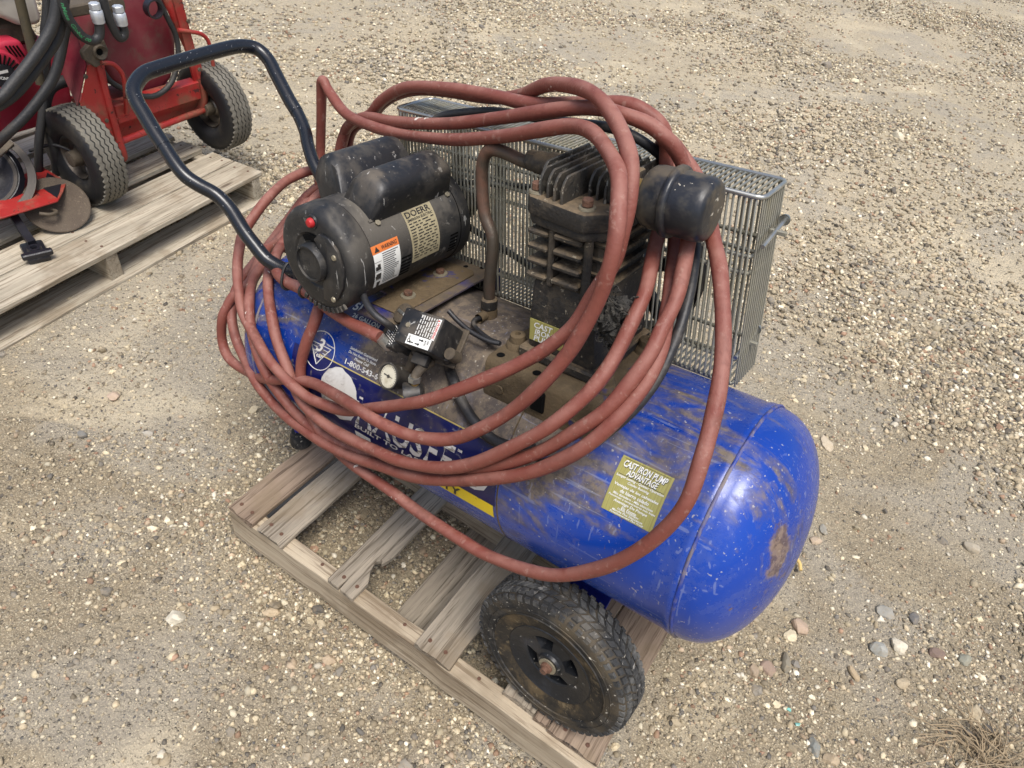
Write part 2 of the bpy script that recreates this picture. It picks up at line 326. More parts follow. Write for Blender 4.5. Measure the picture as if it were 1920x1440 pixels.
# ------------------------------------------------------------------ mesh helpers
class MB:
    def __init__(self):
        self.v = []
        self.f = []
    def add(self, v, f):
        o = len(self.v)
        self.v.extend([tuple(p) for p in v])
        self.f.extend([tuple(i + o for i in q) for q in f])
        return self
    def box(self, x0, x1, y0, y1, z0, z1, b=0.0, seg=1, mat=None):
        bm = bmesh.new()
        bmesh.ops.create_cube(bm, size=1.0)
        for v in bm.verts:
            v.co = Vector(((x0 + x1) / 2 + v.co.x * (x1 - x0), (y0 + y1) / 2 + v.co.y * (y1 - y0), (z0 + z1) / 2 + v.co.z * (z1 - z0)))
        if b > 0:
            bmesh.ops.bevel(bm, geom=bm.edges[:], offset=b, segments=seg, profile=0.5, affect='EDGES')
        return self._bm(bm, mat)
    def _bm(self, bm, mat=None):
        bm.verts.index_update()
        vs_ = [(mat @ v.co) if mat is not None else v.co.copy() for v in bm.verts]
        fs_ = [[v.index for v in f.verts] for f in bm.faces]
        bm.free()
        return self.add(vs_, fs_)
    def prism(self, poly, d0, d1, axis='z', b=0.0, mat=None, seg=1):
        """poly: 2D outline; extruded from d0 to d1 along axis"""
        bm = bmesh.new()
        def P3(p, d):
            return {'z': (p[0], p[1], d), 'y': (p[0], d, p[1]), 'x': (d, p[0], p[1])}[axis]
        lo = [bm.verts.new(P3(p, d0)) for p in poly]
        hi = [bm.verts.new(P3(p, d1)) for p in poly]
        n = len(poly)
        bm.faces.new(lo[::-1])
        top = bm.faces.new(hi)
        for i in range(n):
            bm.faces.new((lo[i], lo[(i + 1) % n], hi[(i + 1) % n], hi[i]))
        bmesh.ops.recalc_face_normals(bm, faces=bm.faces[:])
        if b > 0:
            ed = [e for e in bm.edges if e.calc_face_angle(0) > 0.5]
            bmesh.ops.bevel(bm, geom=ed, offset=b, segments=seg, profile=0.5, affect='EDGES')
        return self._bm(bm, mat)
    def lathe(self, prof, axis='y', cen=(0, 0, 0), n=32, mat=None, a0=0.0, a1=2 * math.pi):
        """prof: (along-axis, radius) pairs"""
        full = abs(a1 - a0 - 2 * math.pi) < 1e-6
        cnt = n if full else n + 1
        v, f = [], []
        for (d, r) in prof:
            for i in range(cnt):
                a = a0 + (a1 - a0) * i / n
                ca, sa = r * math.cos(a), r * math.sin(a)
                p = {'y': (ca, d, sa), 'x': (d, ca, sa), 'z': (ca, sa, d)}[axis]
                p = Vector((p[0] + cen[0], p[1] + cen[1], p[2] + cen[2]))
                v.append(mat @ p if mat is not None else p)
        for j in range(len(prof) - 1):
            for i in range(n):
                i2 = (i + 1) % cnt
                f.append((j * cnt + i, j * cnt + i2, (j + 1) * cnt + i2, (j + 1) * cnt + i))
        return self.add(v, f)
    def tube(self, pts, r, n=10, cap=True, smooth=0, rfun=None):
        P = [Vector(p) for p in pts]
        if smooth:
            P = spline(P, smooth)
        v, f = [], []
        up = None
        L_ = len(P)
        for i, p in enumerate(P):
            t = (P[min(i + 1, L_ - 1)] - P[max(i - 1, 0)])
            if t.length < 1e-9:
                t = Vector((0, 0, 1))
            t.normalize()
            if up is None:
                up = t.orthogonal().normalized()
            up = (up - t * up.dot(t))
            if up.length < 1e-6:
                up = t.orthogonal()
            up.normalize()
            w = t.cross(up)
            rr = rfun(i / (L_ - 1)) * r if rfun else r
            for k in range(n):
                a = 2 * math.pi * k / n
                v.append(p + (up * math.cos(a) + w * math.sin(a)) * rr)
        for i in range(L_ - 1):
            for k in range(n):
                k2 = (k + 1) % n
                f.append((i * n + k, i * n + k2, (i + 1) * n + k2, (i + 1) * n + k))
        if cap:
            f.append(tuple(range(n))[::-1])
            f.append(tuple((L_ - 1) * n + k for k in range(n)))
        return self.add(v, f)
    def build(self, name, mat, parent=None, smooth=35, recenter=False, mods=None):
        me = bpy.data.meshes.new(name)
        v = self.v
        loc = None
        if recenter:
            a = np.array([tuple(p) for p in v])
            loc = ((a[:, 0].min() + a[:, 0].max()) / 2, (a[:, 1].min() + a[:, 1].max()) / 2, a[:, 2].min())
            v = [tuple(x) for x in (a - np.array(loc))]
        me.from_pydata([tuple(p) for p in v], [], self.f)
        bm = bmesh.new()
        bm.from_mesh(me)
        bmesh.ops.recalc_face_normals(bm, faces=bm.faces[:])
        bm.to_mesh(me)
        bm.free()
        if smooth:
            me.shade_smooth()
            me.set_sharp_from_angle(angle=R(smooth))
        me.materials.append(mat)
        o = bpy.data.objects.new(name, me)
        col.objects.link(o)
        if parent is not None:
            o.parent = parent
        if loc:
            o.location = loc
        return o

def spline(P, n):
    P = [Vector(p) for p in P]
    Q = [P[0] * 2 - P[1]] + P + [P[-1] * 2 - P[-2]]
    out = []
    for i in range(1, len(Q) - 2):
        p0, p1, p2, p3 = Q[i - 1], Q[i], Q[i + 1], Q[i + 2]
        for k in range(n):
            t = k / n
            out.append(0.5 * ((2 * p1) + (p2 - p0) * t + (2 * p0 - 5 * p1 + 4 * p2 - p3) * t * t + (3 * p1 - p0 - 3 * p2 + p3) * t ** 3))
    out.append(P[-1])
    return out

def empty(name, label, cat, loc=(0, 0, 0), group=None, mat=None):
    o = bpy.data.objects.new(name, None)
    col.objects.link(o)
    if mat is not None:
        o.matrix_world = mat
    else:
        o.location = loc
    return tag(o, label, cat, group)

def tag(o, label=None, cat=None, group=None, kind=None):
    if label: o['label'] = label
    if cat: o['category'] = cat
    if group: o['group'] = group
    if kind: o['kind'] = kind
    return o

def hexbolt(mb, p, ax, r, h, washer=None):
    """hex head at p pointing along ax"""
    q = Vector(ax).to_track_quat('Z', 'Y').to_matrix().to_4x4()
    m = Matrix.Translation(Vector(p)) @ q
    mb.prism([(r * math.cos(R(60 * k)), r * math.sin(R(60 * k))) for k in range(6)], 0, h, 'z', h * 0.15, m)
    return m

# ------------------------------------------------------------------ lettering outlines (built-in font)
TEXTS = ['CAST IRON PUMP', 'ADVANTAGE', 'Longer Lasting - Quieter Operation', 'Cooler Running', 'Ventajas de los cabezales', 'de hierro colado',
         'M\u00e1s duradero - M\u00e1s silencioso', 'Funcionan a temperaturas m\u00e1s bajas', 'Avantage De Pompe', 'En Fonte', 'Dur\u00e9e Prolong\u00e9e', 'Marche Plus Silencieuse', 'Fonctionnement Plus Froid',
         'HAUSFELD', 'BUILT TO LAST', 'DUTY', '5HP', '26 GALLON', '1-800-543-6400', 'Satisfaction Guaranteed', 'Do Not Return To Store', 'Please Call', '3', 'Year', 'Warranty',
         'DOERR', 'EMERSON ELECTRIC', 'WARNING', 'CAST', 'IRON', 'PUMP', 'HONDA', 'nMate  Global 00', 'OFF', 'AUTO', 'ON/']
def make_texts():
    out = {}
    obs = []
    for s in TEXTS:
        c = bpy.data.curves.new('t', 'FONT')
        c.body = s
        c.size = 1.0
        c.offset = 0.022
        c.resolution_u = 2
        if s not in ('5HP', '26 GALLON', 'HONDA', 'DOERR', '1-800-543-6400'):
            c.shear = 0.2
        o = bpy.data.objects.new('t', c)
        col.objects.link(o)
        obs.append((s, o))
    dg = bpy.context.evaluated_depsgraph_get()
    for s, o in obs:
        me = bpy.data.meshes.new_from_object(o.evaluated_get(dg))
        v = np.array([tuple(p.co[:2]) for p in me.vertices])
        f = [tuple(p.vertices) for p in me.polygons]
        v -= v.min(0)
        out[s] = (v / v.max(0), f)
        bpy.data.meshes.remove(me)
    for s, o in obs:
        c = o.data
        bpy.data.objects.remove(o)
        bpy.data.curves.remove(c)
    return out
TXT = make_texts()
def put_text(mb, s, mapf, u0, v0, w, h):
    """lower-left corner at (u0, v0), width w, height h, through mapf(u, v) -> 3D"""
    v, f = TXT[s]
    mb.add([mapf(u0 + a * w, v0 + b * h) for a, b in v], f)
    return mb

# ------------------------------------------------------------------ ground sheet
_k = rng.normal(0, 1, (26, 2))
_k = _k / np.linalg.norm(_k, axis=1)[:, None] * np.exp(rng.uniform(math.log(1.2), math.log(16), 26))[:, None]
_ph = rng.uniform(0, 6.28, 26)
def ground_h(x, y):
    x = np.asarray(x, float)
    y = np.asarray(y, float)
    h = np.zeros(np.broadcast(x, y).shape)
    for (kx, ky), p in zip(_k, _ph):
        h = h + np.sin(kx * x + ky * y + p) * 0.019 / (kx * kx + ky * ky) ** 0.5
    # old tyre-lug tracks, pressed into the dirt
    for (cx, cy, ang, wl, hw, ln) in ((-2.15, 3.7, 0.45, 0.085, 0.42, 1.5), (1.0, 2.7, 0.25, 0.07, 0.28, 0.9), (-0.2, 5.6, 0.5, 0.1, 0.5, 2.2), (-0.75, -0.1, 0.5, 0.06, 0.18, 0.5)):
        c, s = math.cos(ang), math.sin(ang)
        u = (x - cx) * c + (y - cy) * s
        w = -(x - cx) * s + (y - cy) * c
        h = h + 0.011 * np.sin(2 * math.pi * (w + 0.15 * np.abs(u)) / wl) * np.exp(-(u / hw) ** 4) * np.exp(-(w / ln) ** 4)
    # flat under the pallets
    fl = np.exp(-(((x - 0.55) / 0.95) ** 6 + ((y - 0.45) / 0.85) ** 6)) + np.exp(-(((x + 1.9) / 1.0) ** 6 + ((y - 0.6) / 1.3) ** 6))
    far = 1 / (1 + (np.hypot(x, y - 2) / 14) ** 4)
    return GZ + h * (1 - 0.8 * np.clip(fl, 0, 1)) * far

def axis_pts(lo, hi, step, far):
    a = list(np.arange(lo, hi + 1e-6, step))
    s = step
    while a[-1] < far:
        s *= 1.35
        a.append(a[-1] + s)
    s = step
    while a[0] > -far:
        s *= 1.35
        a.insert(0, a[0] - s)
    return np.array(a)
gx = axis_pts(-3.2, 2.6, 0.024, 260)
gy = axis_pts(-1.2, 6.2, 0.026, 260)
GX, GY = np.meshgrid(gx, gy)
gv = np.stack([GX, GY, ground_h(GX, GY)], -1).reshape(-1, 3)
nx, ny = len(gx), len(gy)
ii = (np.arange(ny - 1)[:, None] * nx + np.arange(nx - 1)[None]).ravel()
gf = np.stack([ii, ii + 1, ii + nx + 1, ii + nx], -1)
def np_mesh(name, v, f):
    me = bpy.data.meshes.new(name)
    k = f.shape[1]
    me.vertices.add(len(v))
    me.vertices.foreach_set('co', v.astype(np.float32).ravel())
    me.loops.add(f.size)
    me.loops.foreach_set('vertex_index', f.astype(np.int32).ravel())
    me.polygons.add(len(f))
    me.polygons.foreach_set('loop_start', np.arange(0, f.size, k, dtype=np.int32))
    me.update(calc_edges=True)
    return me
def ground_mat():
    t = NT('gravelly_dirt')
    big = t.noise(0.55, 4, 0.6, None, 0.5)
    mid = t.noise(2.6, 5, 0.65, None, 0.4)
    fine = t.noise(60, 4, 0.8)
    grit = t.noise(240, 3, 0.7)
    # base colour browner near the pallets, paler beyond, broken up by noise
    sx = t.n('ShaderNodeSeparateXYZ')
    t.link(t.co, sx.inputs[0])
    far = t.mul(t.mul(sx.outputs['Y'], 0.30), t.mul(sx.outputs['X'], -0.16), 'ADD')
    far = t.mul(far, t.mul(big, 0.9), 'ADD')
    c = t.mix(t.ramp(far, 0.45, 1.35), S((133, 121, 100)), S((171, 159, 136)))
    c = t.mix(t.mul(t.ramp(mid, 0.42, 0.72), 0.5), c, S((160, 148, 124)))
    c = t.mix(t.mul(t.ramp(fine, 0.52, 0.68), 0.5), c, S((98, 90, 77)))
    grey = t.ramp(t.noise(1.5, 2, 0.65, None, 0.8), 0.47, 0.60)
    c = t.mix(t.mul(grey, 0.55), c, S((150, 144, 132)))
    c = t.mix(t.mul(t.ramp(t.noise(0.9, 2, 0.6, None, 1.2), 0.54, 0.64), 0.5), c, S((196, 182, 154)))
    c = t.mix(t.mul(t.ramp(grit, 0.53, 0.62), 0.7), c, S((192, 179, 153)))
    # pebbles too small to model
    hs = []
    for sc, lo, hi in ((85, 0.22, 0.36), (165, 0.2, 0.38)):
        vo = t.n('ShaderNodeTexVoronoi')
        vo.inputs['Scale'].default_value = sc
        vo.inputs['Randomness'].default_value = 1.0
        t.link(t.co, vo.inputs['Vector'])
        hsv = t.n('ShaderNodeSeparateColor')
        t.link(vo.outputs['Color'], hsv.inputs[0])
        here = t.mul(t.ramp(hsv.outputs[1], 0.45, 0.5), t.ramp(vo.outputs['Distance'], hi, lo))
        pc = t.mix(t.ramp(hsv.outputs[0], 0.1, 0.75), S((112, 104, 92)), S((200, 187, 160)))
        pc = t.mix(t.ramp(hsv.outputs[2], 0.86, 0.9), pc, S((98, 98, 98)))
        c = t.mix(t.mul(here, 0.85), c, pc)
        hs.append(t.mul(here, 26.0 / sc))
    h = t.mul(hs[0], hs[1], 'ADD')
    h = t.mul(h, t.mul(fine, 0.8), 'ADD')
    n = t.bump(h, 0.9, 0.010)
    n = t.bump(t.noise(14, 3, 0.7), 0.6, 0.03, n)
    return t.out(c, 0.95, 0, n, 0.12)
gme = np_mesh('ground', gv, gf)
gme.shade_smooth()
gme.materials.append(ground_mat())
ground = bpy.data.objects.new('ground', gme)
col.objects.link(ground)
tag(ground, 'pale tan gravelly dirt yard under both pallets', None, None, 'structure')

# ------------------------------------------------------------------ gravel
def ico(sub):
    bm = bmesh.new()
    bmesh.ops.create_icosphere(bm, subdivisions=sub, radius=1.0)
    v = np.array([tuple(p.co) for p in bm.verts])
    f = np.array([[q.index for q in p.verts] for p in bm.faces])
    bm.free()
    return v, f
def octa():
    v = np.array([(1, 0, 0), (-1, 0, 0), (0, 1, 0), (0, -1, 0), (0, 0, 1), (0, 0, -1)], float)
    f = np.array([(0, 2, 4), (2, 1, 4), (1, 3, 4), (3, 0, 4), (2, 0, 5), (1, 2, 5), (3, 1, 5), (0, 3, 5)])
    return v * 1.15, f
ICO = {0: octa(), 1: ico(1), 2: ico(2), 3: ico(3)}
PAL = np.array([1.04, 1.035, 1.01]) * np.array([S(c) for c in ((174, 160, 135), (190, 177, 150), (208, 198, 174), (158, 146, 124), (138, 128, 111), (128, 122, 112), (112, 108, 102), (150, 122, 102), (88, 84, 78), (216, 208, 190), (168, 150, 128))])
PW = np.array([.18, .18, .12, .15, .12, .07, .05, .04, .02, .04, .05])
PW = PW / PW.sum()
def stones(name, pos, rad, sub, bury=0.3, angular=0.22):
    bv, bf = ICO[sub]
    n = len(pos)
    sc = rad[:, None] * np.stack([rng.uniform(.85, 1.35, n), rng.uniform(.65, 1.0, n), rng.uniform(.42, .8, n)], -1)
    v = bv[None] * (1 + rng.normal(0, angular, (n, len(bv), 1)).clip(-.4, .4)) * sc[:, None, :]
    a = rng.uniform(0, 6.28, n)
    b = rng.normal(0, .35, n)
    ca, sa, cb, sb = np.cos(a), np.sin(a), np.cos(b), np.sin(b)
    x = v[..., 0] * cb[:, None] + v[..., 2] * sb[:, None]
    z = -v[..., 0] * sb[:, None] + v[..., 2] * cb[:, None]
    y = v[..., 1]
    X = x * ca[:, None] - y * sa[:, None] + pos[:, 0, None]
    Y = x * sa[:, None] + y * ca[:, None] + pos[:, 1, None]
    Z = z + (ground_h(pos[:, 0], pos[:, 1]) + sc[:, 2] * (1 - 2 * bury))[:, None]
    V = np.stack([X, Y, Z], -1).reshape(-1, 3)
    F = (bf[None] + (np.arange(n) * len(bv))[:, None, None]).reshape(-1, 3)
    me = np_mesh(name, V, F)
    cols = PAL[rng.choice(len(PAL), n, p=PW)] * rng.uniform(.6, 1.28, (n, 1))
    ca_ = me.color_attributes.new('stone_colour', 'FLOAT_COLOR', 'POINT')
    cc = np.ones((n, len(bv), 4), np.float32)
    cc[..., :3] = cols[:, None, :]
    ca_.data.foreach_set('color', cc.ravel())
    if sub > 1:
        me.shade_smooth()
        me.set_sharp_from_angle(angle=R(38))
    return me
def stone_mat():
    t = NT('mixed_gravel_stone')
    at = t.n('ShaderNodeAttribute', attribute_name='stone_colour')
    c = t.mix(t.mul(t.ramp(t.noise(70, 5, 0.7), 0.42, 0.72), 0.4), at.outputs['Color'], S((150, 130, 98)))
    c = t.mix(t.mul(t.ramp(t.noise(200, 3, 0.7), 0.55, 0.7), 0.3), c, S((92, 80, 64)))
    n = t.bump(t.noise(160, 4, 0.7), 0.4, 0.003)
    return t.out(c, 0.85, 0, n, 0.25)
M['stone'] = stone_mat()
def patch_noise(x, y):
    return (np.sin(2.1 * x + 1.3 * y + .5) + np.sin(-1.4 * x + 2.9 * y + 2.) + np.sin(4.3 * x - 3.1 * y + 1.) * .7 + np.sin(7.7 * x + 6.1 * y) * .5 + np.sin(13 * x - 11 * y + 2) * .4) / 3.6
def scatter(n, r0, r1, cen=(0.45, 0.5), power=1.0, sparse=0.88):
    out = []
    got = 0
    while got < n:
        r = r0 + (r1 - r0) * rng.random(n) ** power
        a = rng.uniform(0, 2 * math.pi, n)
        p = np.stack([cen[0] + r * np.cos(a), cen[1] + r * np.sin(a)], -1)
        # only ground the photograph could see, plus a margin
        k = (p[:, 1] > -1.9 - .2 * p[:, 0]) & (p[:, 1] > 1.25 * (p[:, 0] - 2.6)) & (p[:, 0] > -6.5) & (p[:, 1] < 12.5)
        k &= rng.random(n) < (1 - sparse) + sparse * (patch_noise(p[:, 0], p[:, 1]) > rng.uniform(-.28, .40, n))
        # barer dirt left of the near pallet
        bare = np.exp(-(((p[:, 0] - .05) / .75) ** 2 + ((p[:, 1] + .42) / .38) ** 2)) + .6 * np.exp(-(((p[:, 0] - 1.75) / .25) ** 2 + ((p[:, 1] - 1.35) / .35) ** 2))
        k &= rng.random(n) > bare * .85
        under = (p[:, 0] > -.05) & (p[:, 0] < 1.2) & (p[:, 1] > 0) & (p[:, 1] < .95)
        k &= ~under | (rng.random(n) < .35)
        p = p[k]
        out.append(p)
        got += len(p)
    return np.concatenate(out)[:n]
def gravel(name, label, n, r0, r1, rad0, rad1, ex, sub, power, bury):
    p = scatter(n, r0, r1, power=power)
    rad = rad0 + (rad1 - rad0) * rng.random(n) ** ex
    me = stones(name, p, rad, sub, bury)
    me.materials.append(M['stone'])
    o = bpy.data.objects.new(name, me)
    col.objects.link(o)
    return tag(o, label, 'gravel', None, 'stuff')
gravel('fine_gravel', 'fine tan gravel grains strewn round the near pallet', 105000, 0.0, 2.4, 0.0026, 0.0072, 2.0, 0, 0.60, 0.46)
gravel('coarse_gravel', 'mixed tan and grey gravel bits round the near pallet', 17000, 0.0, 2.4, 0.0058, 0.0120, 2.4, 1, 0.60, 0.46)
gravel('far_gravel', 'pale gravel spread across the yard behind', 155000, 1.7, 11.5, 0.006, 0.0165, 2.2, 0, 0.85, 0.30)
gravel('far_pebbles', 'larger pale pebbles dotting the yard behind', 3200, 1.6, 9.0, 0.013, 0.024, 2.8, 1, 0.8, 0.44)
gravel('pebbles', 'scattered small round pebbles lying on the dirt', 1000, 0.0, 3.0, 0.010, 0.020, 3.0, 2, 0.6, 0.42)

# single larger stones one can pick out
def stone(label, x, y, rx, ry, rz, colr, rot, seed, name='stone'):
    st = np.random.default_rng(seed)
    bv, bf = ICO[3]
    d = np.ones(len(bv))
    for _ in range(16):
        n_ = st.normal(0, 1, 3)
        n_ /= np.linalg.norm(n_)
        q = bv @ n_
        d = np.where(q > .55 + .3 * st.random(), np.minimum(d, (.62 + .22 * st.random()) / np.maximum(q, .3)), d)
    d = d * (1 + st.normal(0, .012, len(bv)))
    v = bv * d[:, None] * np.array([rx, ry, rz])
    c, s = math.cos(rot), math.sin(rot)
    v = np.stack([v[:, 0] * c - v[:, 1] * s, v[:, 0] * s + v[:, 1] * c, v[:, 2]], -1)
    me = np_mesh(name, v, bf)
    me.shade_smooth()
    me.set_sharp_from_angle(angle=R(22))
    at = me.color_attributes.new('stone_colour', 'FLOAT_COLOR', 'POINT')
    cc = np.ones((len(bv), 4), np.float32)
    gm_ = sum(colr) / 3
    cc[:, :3] = S([.62 * q_ + .38 * (gm_ + d_) for q_, d_ in zip(colr, (8, 2, -10))])
    at.data.foreach_set('color', cc.ravel())
    me.materials.append(M['stone'])
    o = bpy.data.objects.new(name, me)
    col.objects.link(o)
    o.location = (x, y, float(ground_h(x, y)) + rz * .22)
    return tag(o, label, 'stone', 'larger loose stones on the dirt')
for i, a in enumerate((
    ('angular cream white stone alone on dirt left of the near pallet', .079, -.26, .030, .024, .02, (205, 196, 172), .5),
    ('flat tan chip of stone just beside the near pallet stringer', .252, -.10, .026, .017, .01, (190, 164, 126), .9),
    ('small tan stone beside the middle of the near stringer', .464, -.104, .02, .016, .012, (178, 152, 120), .2),
    ('round pinkish stone below the blue tank end', 1.48, .787, .031, .028, .022, (178, 148, 124), .3),
    ('creamy yellow angular stone touching a round pinkish stone', 1.462, .742, .024, .019, .017, (214, 196, 156), .8),
    ('large blue grey stone with a pale top, right of the tank', 1.691, .855, .034, .027, .026, (156, 158, 152), .4),
    ('mottled white stone beside a large blue grey stone', 1.738, .90, .028, .026, .02, (202, 192, 168), 1.2),
    ('dark wedge shaped stone standing beside the right tyre', 1.475, .648, .032, .018, .02, (126, 120, 104), 2.0),
    ('flat brown pink stone near the right tyre', 1.44, .60, .026, .026, .014, (150, 122, 106), .7),
    ('flat tan stone leaning by a brown pink stone near the tyre', 1.405, .565, .026, .018, .013, (162, 138, 112), 2.2),
    ('smooth round grey pebble, biggest on the right side', 1.879, 1.438, .028, .026, .022, (168, 156, 134), .1),
    ('grey angular stone on dirt right of the blue tank end', 1.686, .997, .032, .026, .016, (142, 142, 136), .3),
    ('dark blue grey flat stone beside an angular grey one', 1.760, 1.03, .026, .018, .014, (108, 108, 110), 1.5),
    ('long flat pale stone beside the top of the blue tank end', 1.341, 1.609, .045, .026, .014, (190, 172, 142), 2.4),
    ('flat pinkish tan stone close to the tank end', 1.428, 1.123, .025, .02, .013, (184, 158, 130), .4),
    ('flat grey stone just above a pinkish tan one by the tank', 1.441, 1.185, .026, .014, .013, (148, 146, 136), 2.0),
    ('smooth pale oval stone far behind the wire guard', .957, 4.864, .062, .034, .028, (204, 192, 162), 2.2),
    ('dark round stone on the far gravel', .139, 6.165, .052, .048, .038, (130, 122, 112), .2),
    ('bright cream stone on the far gravel near a dark round one', .416, 6.023, .042, .034, .024, (222, 208, 168), .9),
    ('tan pointed oval stone on the gravel at lower right', 1.646, .74, .027, .014, .014, (176, 150, 112), 2.4),
    ('small tan block of stone at lower right', 1.771, .788, .021, .018, .015, (178, 158, 124), .5),
    ('purplish brown flat stone at the right edge of the yard', 1.84, .944, .026, .022, .013, (122, 98, 90), .7),
    ('greenish grey oval stone at the far right edge', 1.912, .974, .025, .02, .015, (140, 142, 126), 1.1),
    ('pink tan round stone left of the hose loops', -.697, .116, .024, .02, .015, (186, 156, 132), .4),
    ('pale grey pebble nearest the hose loops on the left', -.492, .087, .02, .014, .013, (164, 158, 146), .9),
    ('slate grey chip left of the hose loops', -.621, -.045, .018, .013, .01, (112, 114, 114), .2),
    ('blue grey oval stone at the bottom edge right of the tyre', 1.609, .464, .026, .017, .014, (122, 128, 126), 2.1),
    ('round tan stone at the bottom edge beside a blue grey oval', 1.654, .456, .022, .019, .017, (176, 152, 118), .3))):
    stone(*a, 100 + i)

# small teal glass chips
for i, (x, y) in enumerate(((1.515, .515), (1.42, .555), (1.56, .50))):
    mb = MB().prism([(0, 0), (.014, .003), (.012, .011), (.003, .009)], 0, .004, 'z', .0006)
    o = mb.build('glass_chip', M['glass'], None, 0)
    o.location = (x, y, float(ground_h(x, y)) + .004)
    o.rotation_euler = (.2 * i, .3, i * 1.7)
    tag(o, ('tiny teal glass chip lying lowest of three right of the tyre', 'tiny teal glass chip nearest the right hand tyre', 'tiny teal glass chip farthest right of the three')[i], 'glass chip', 'teal glass chips')
# yellow stalk and dry weed
mb = MB().tube([(1.375, 1.005, GZ + .012), (1.405, .985, GZ + .016), (1.418, .962, GZ + .012)], .0055, 8, True, 3)
tag(mb.build('straw', M['straw'], None, 40, True), 'short yellow stalk of straw beside the tank end', 'straw')
wb = MB()
wr = random.Random(5)
for k in range(90):
    a = wr.uniform(0, 6.28)
    r = wr.uniform(0, .09)
    x, y = 1.985 + r * math.cos(a), .70 + r * math.sin(a)
    l = wr.uniform(.05, .16)
    b = wr.uniform(0, 6.28)
    z = float(ground_h(x, y))
    wb.tube([(x, y, z), (x + l * .4 * math.cos(b), y + l * .4 * math.sin(b), z + l * .25), (x + l * math.cos(b + .4), y + l * math.sin(b + .4), z + l * wr.uniform(.03, .3))], .0016, 4, False, 2)
wo = wb.build('dry_weed', M['weed'], None, 0, True)
tag(wo, 'flattened tuft of dry weed at the lower right corner', 'dry weed', None, 'stuff')

# ------------------------------------------------------------------ pallets
def board(name, length, w, t, mat, parent, loc, rotz=0.0, seed=0, warp=0.002, outline=None, rotx=0.0):
    """plank along local x from 0..length, width along y 0..w, thickness z 0..t; uneven edges"""
    br = random.Random(seed)
    mb = MB()
    n = 14
    v, f = [], []
    ch = 0.0025
    jit = [(br.uniform(-1, 1), br.uniform(-1, 1), br.uniform(-1, 1)) for _ in range(n + 1)]
    for i in range(n + 1):
        x = length * i / n
        jx, jy, jz = jit[i]
        y0, y1 = jx * .0018, w + jy * .0018
        z0, z1 = jz * warp * .3, t + jz * warp * .3
        if i == 0 or i == n:
            dx = ch * (1 if i == 0 else -1) * .5
        else:
            dx = 0
        ex = br.uniform(-.004, .004) if i in (0, n) else 0
        tops = [(y1 + (y0 - y1) * q, z1 + br.uniform(-.0006, .0006)) for q in (.2, .4, .6, .8)]
        ring = [(y0 + ch, z0), (y1 - ch, z0), (y1, z0 + ch), (y1, z1 - ch), (y1 - ch, z1)] + tops + [(y0 + ch, z1), (y0, z1 - ch), (y0, z0 + ch)]
        jag = [br.uniform(-.004, .004) for _ in ring]
        for q, (a, b) in enumerate(ring):
            v.append((x + ex + (jag[q] if i in (0, n) else 0), a, b))
    m = 12
    for i in range(n):
        for k in range(m):
            f.append((i * m + k, i * m + (k + 1) % m, (i + 1) * m + (k + 1) % m, (i + 1) * m + k))
    f.append(tuple(range(m))[::-1])
    f.append(tuple(n * m + k for k in range(m)))
    mb.add(v, f)
    o = mb.build(name, mat, parent, 30)
    o.location = loc
    o.rotation_euler = (rotx, 0, rotz)
    return o
nail_mesh = None
def nail(parent, x, y, z, r=.0055):
    global nail_mesh
    if nail_mesh is None:
        o = MB().lathe([(-.002, .0), (-.002, 1), (.35, .95), (.5, .6), (.52, 0)], 'z', (0, 0, 0), 10).build('nail', M['rust'], parent, 40)
        nail_mesh = o.data
    else:
        o = bpy.data.objects.new('nail', nail_mesh)
        col.objects.link(o)
        o.parent = parent
    o.location = (x, y, z)
    o.scale = (r, r, .003)
    return o

ZT = 0.121
pal = empty('wooden_pallet', 'weathered grey wooden pallet under the blue air compressor', 'pallet', (0, 0, GZ))
PD = .93
def pz(z):
    return z - GZ
for i, y in enumerate((0.0, .44, .885)):
    board('stringer', 1.165, .047, .117, M['wood_c'], pal, (0, y, pz(-.012)), 0, 10 + i, .001)
for i, (x, w) in enumerate(((.0, .11), (.52, .11), (1.05, .11))):
    board('bottom_board', PD, w, .017, M['wood_a'], pal, (x + w, 0.001, pz(-.0295)), R(90), 20 + i)
deck = [(0.0, .095, 0.0, 'wood_b'), (.112, .094, 0.0, 'wood_a'), (.654, .108, 0.0, 'wood_a'), (.897, .088, .034, 'wood_a'), (.987, .038, .032, 'wood_b'), (1.028, .132, .022, 'wood_b')]
for i, (x, w, y0, mm) in enumerate(deck):
    board('deck_board', PD - y0, w, .0165, M[mm], pal, (x + w, y0 - .003, pz(.1048)), R(90), 30 + i)
    for k in (.25, .7):
        nail(pal, x + w * k, y0 + .024 + .008 * random.random(), pz(ZT + .0008))
        nail(pal, x + w * k, PD - .03, pz(ZT + .0008))
# the board with a broken-out bite near its end
x3 = .367
w3 = .089
out = [(x3, 0.0), (x3 + .038, -.002), (x3 + .041, .035), (x3 + .044, -.001), (x3 + w3, -.004), (x3 + w3 + .001, .055), (x3 + w3 * .80, .085), (x3 + w3 * .70, .115), (x3 + w3 * .84, .128), (x3 + w3 * .90, .118), (x3 + w3 + .001, .150), (x3 + w3, PD), (x3, PD)]
mb = MB().prism(out, 0, .0165, 'z', .002)
# grain runs along local x, so turn the outline into board space
mb.v = [(p[1], -(p[0] - x3), p[2]) for p in mb.v]
bo = mb.build('deck_board', M['wood_a'], pal, 30)
bo.location = (x3, 0, pz(.1048))
bo.rotation_euler = (0, 0, R(90))
tag(bo, 'deck board with a piece broken out near its end')
nail(pal, x3 + .03, .03, pz(ZT + .0008))
nail(pal, x3 + .075, .03, pz(ZT + .0008))
for x in (.32, .6, .83):
    nail(pal, x, .03, pz(.1052), .005)

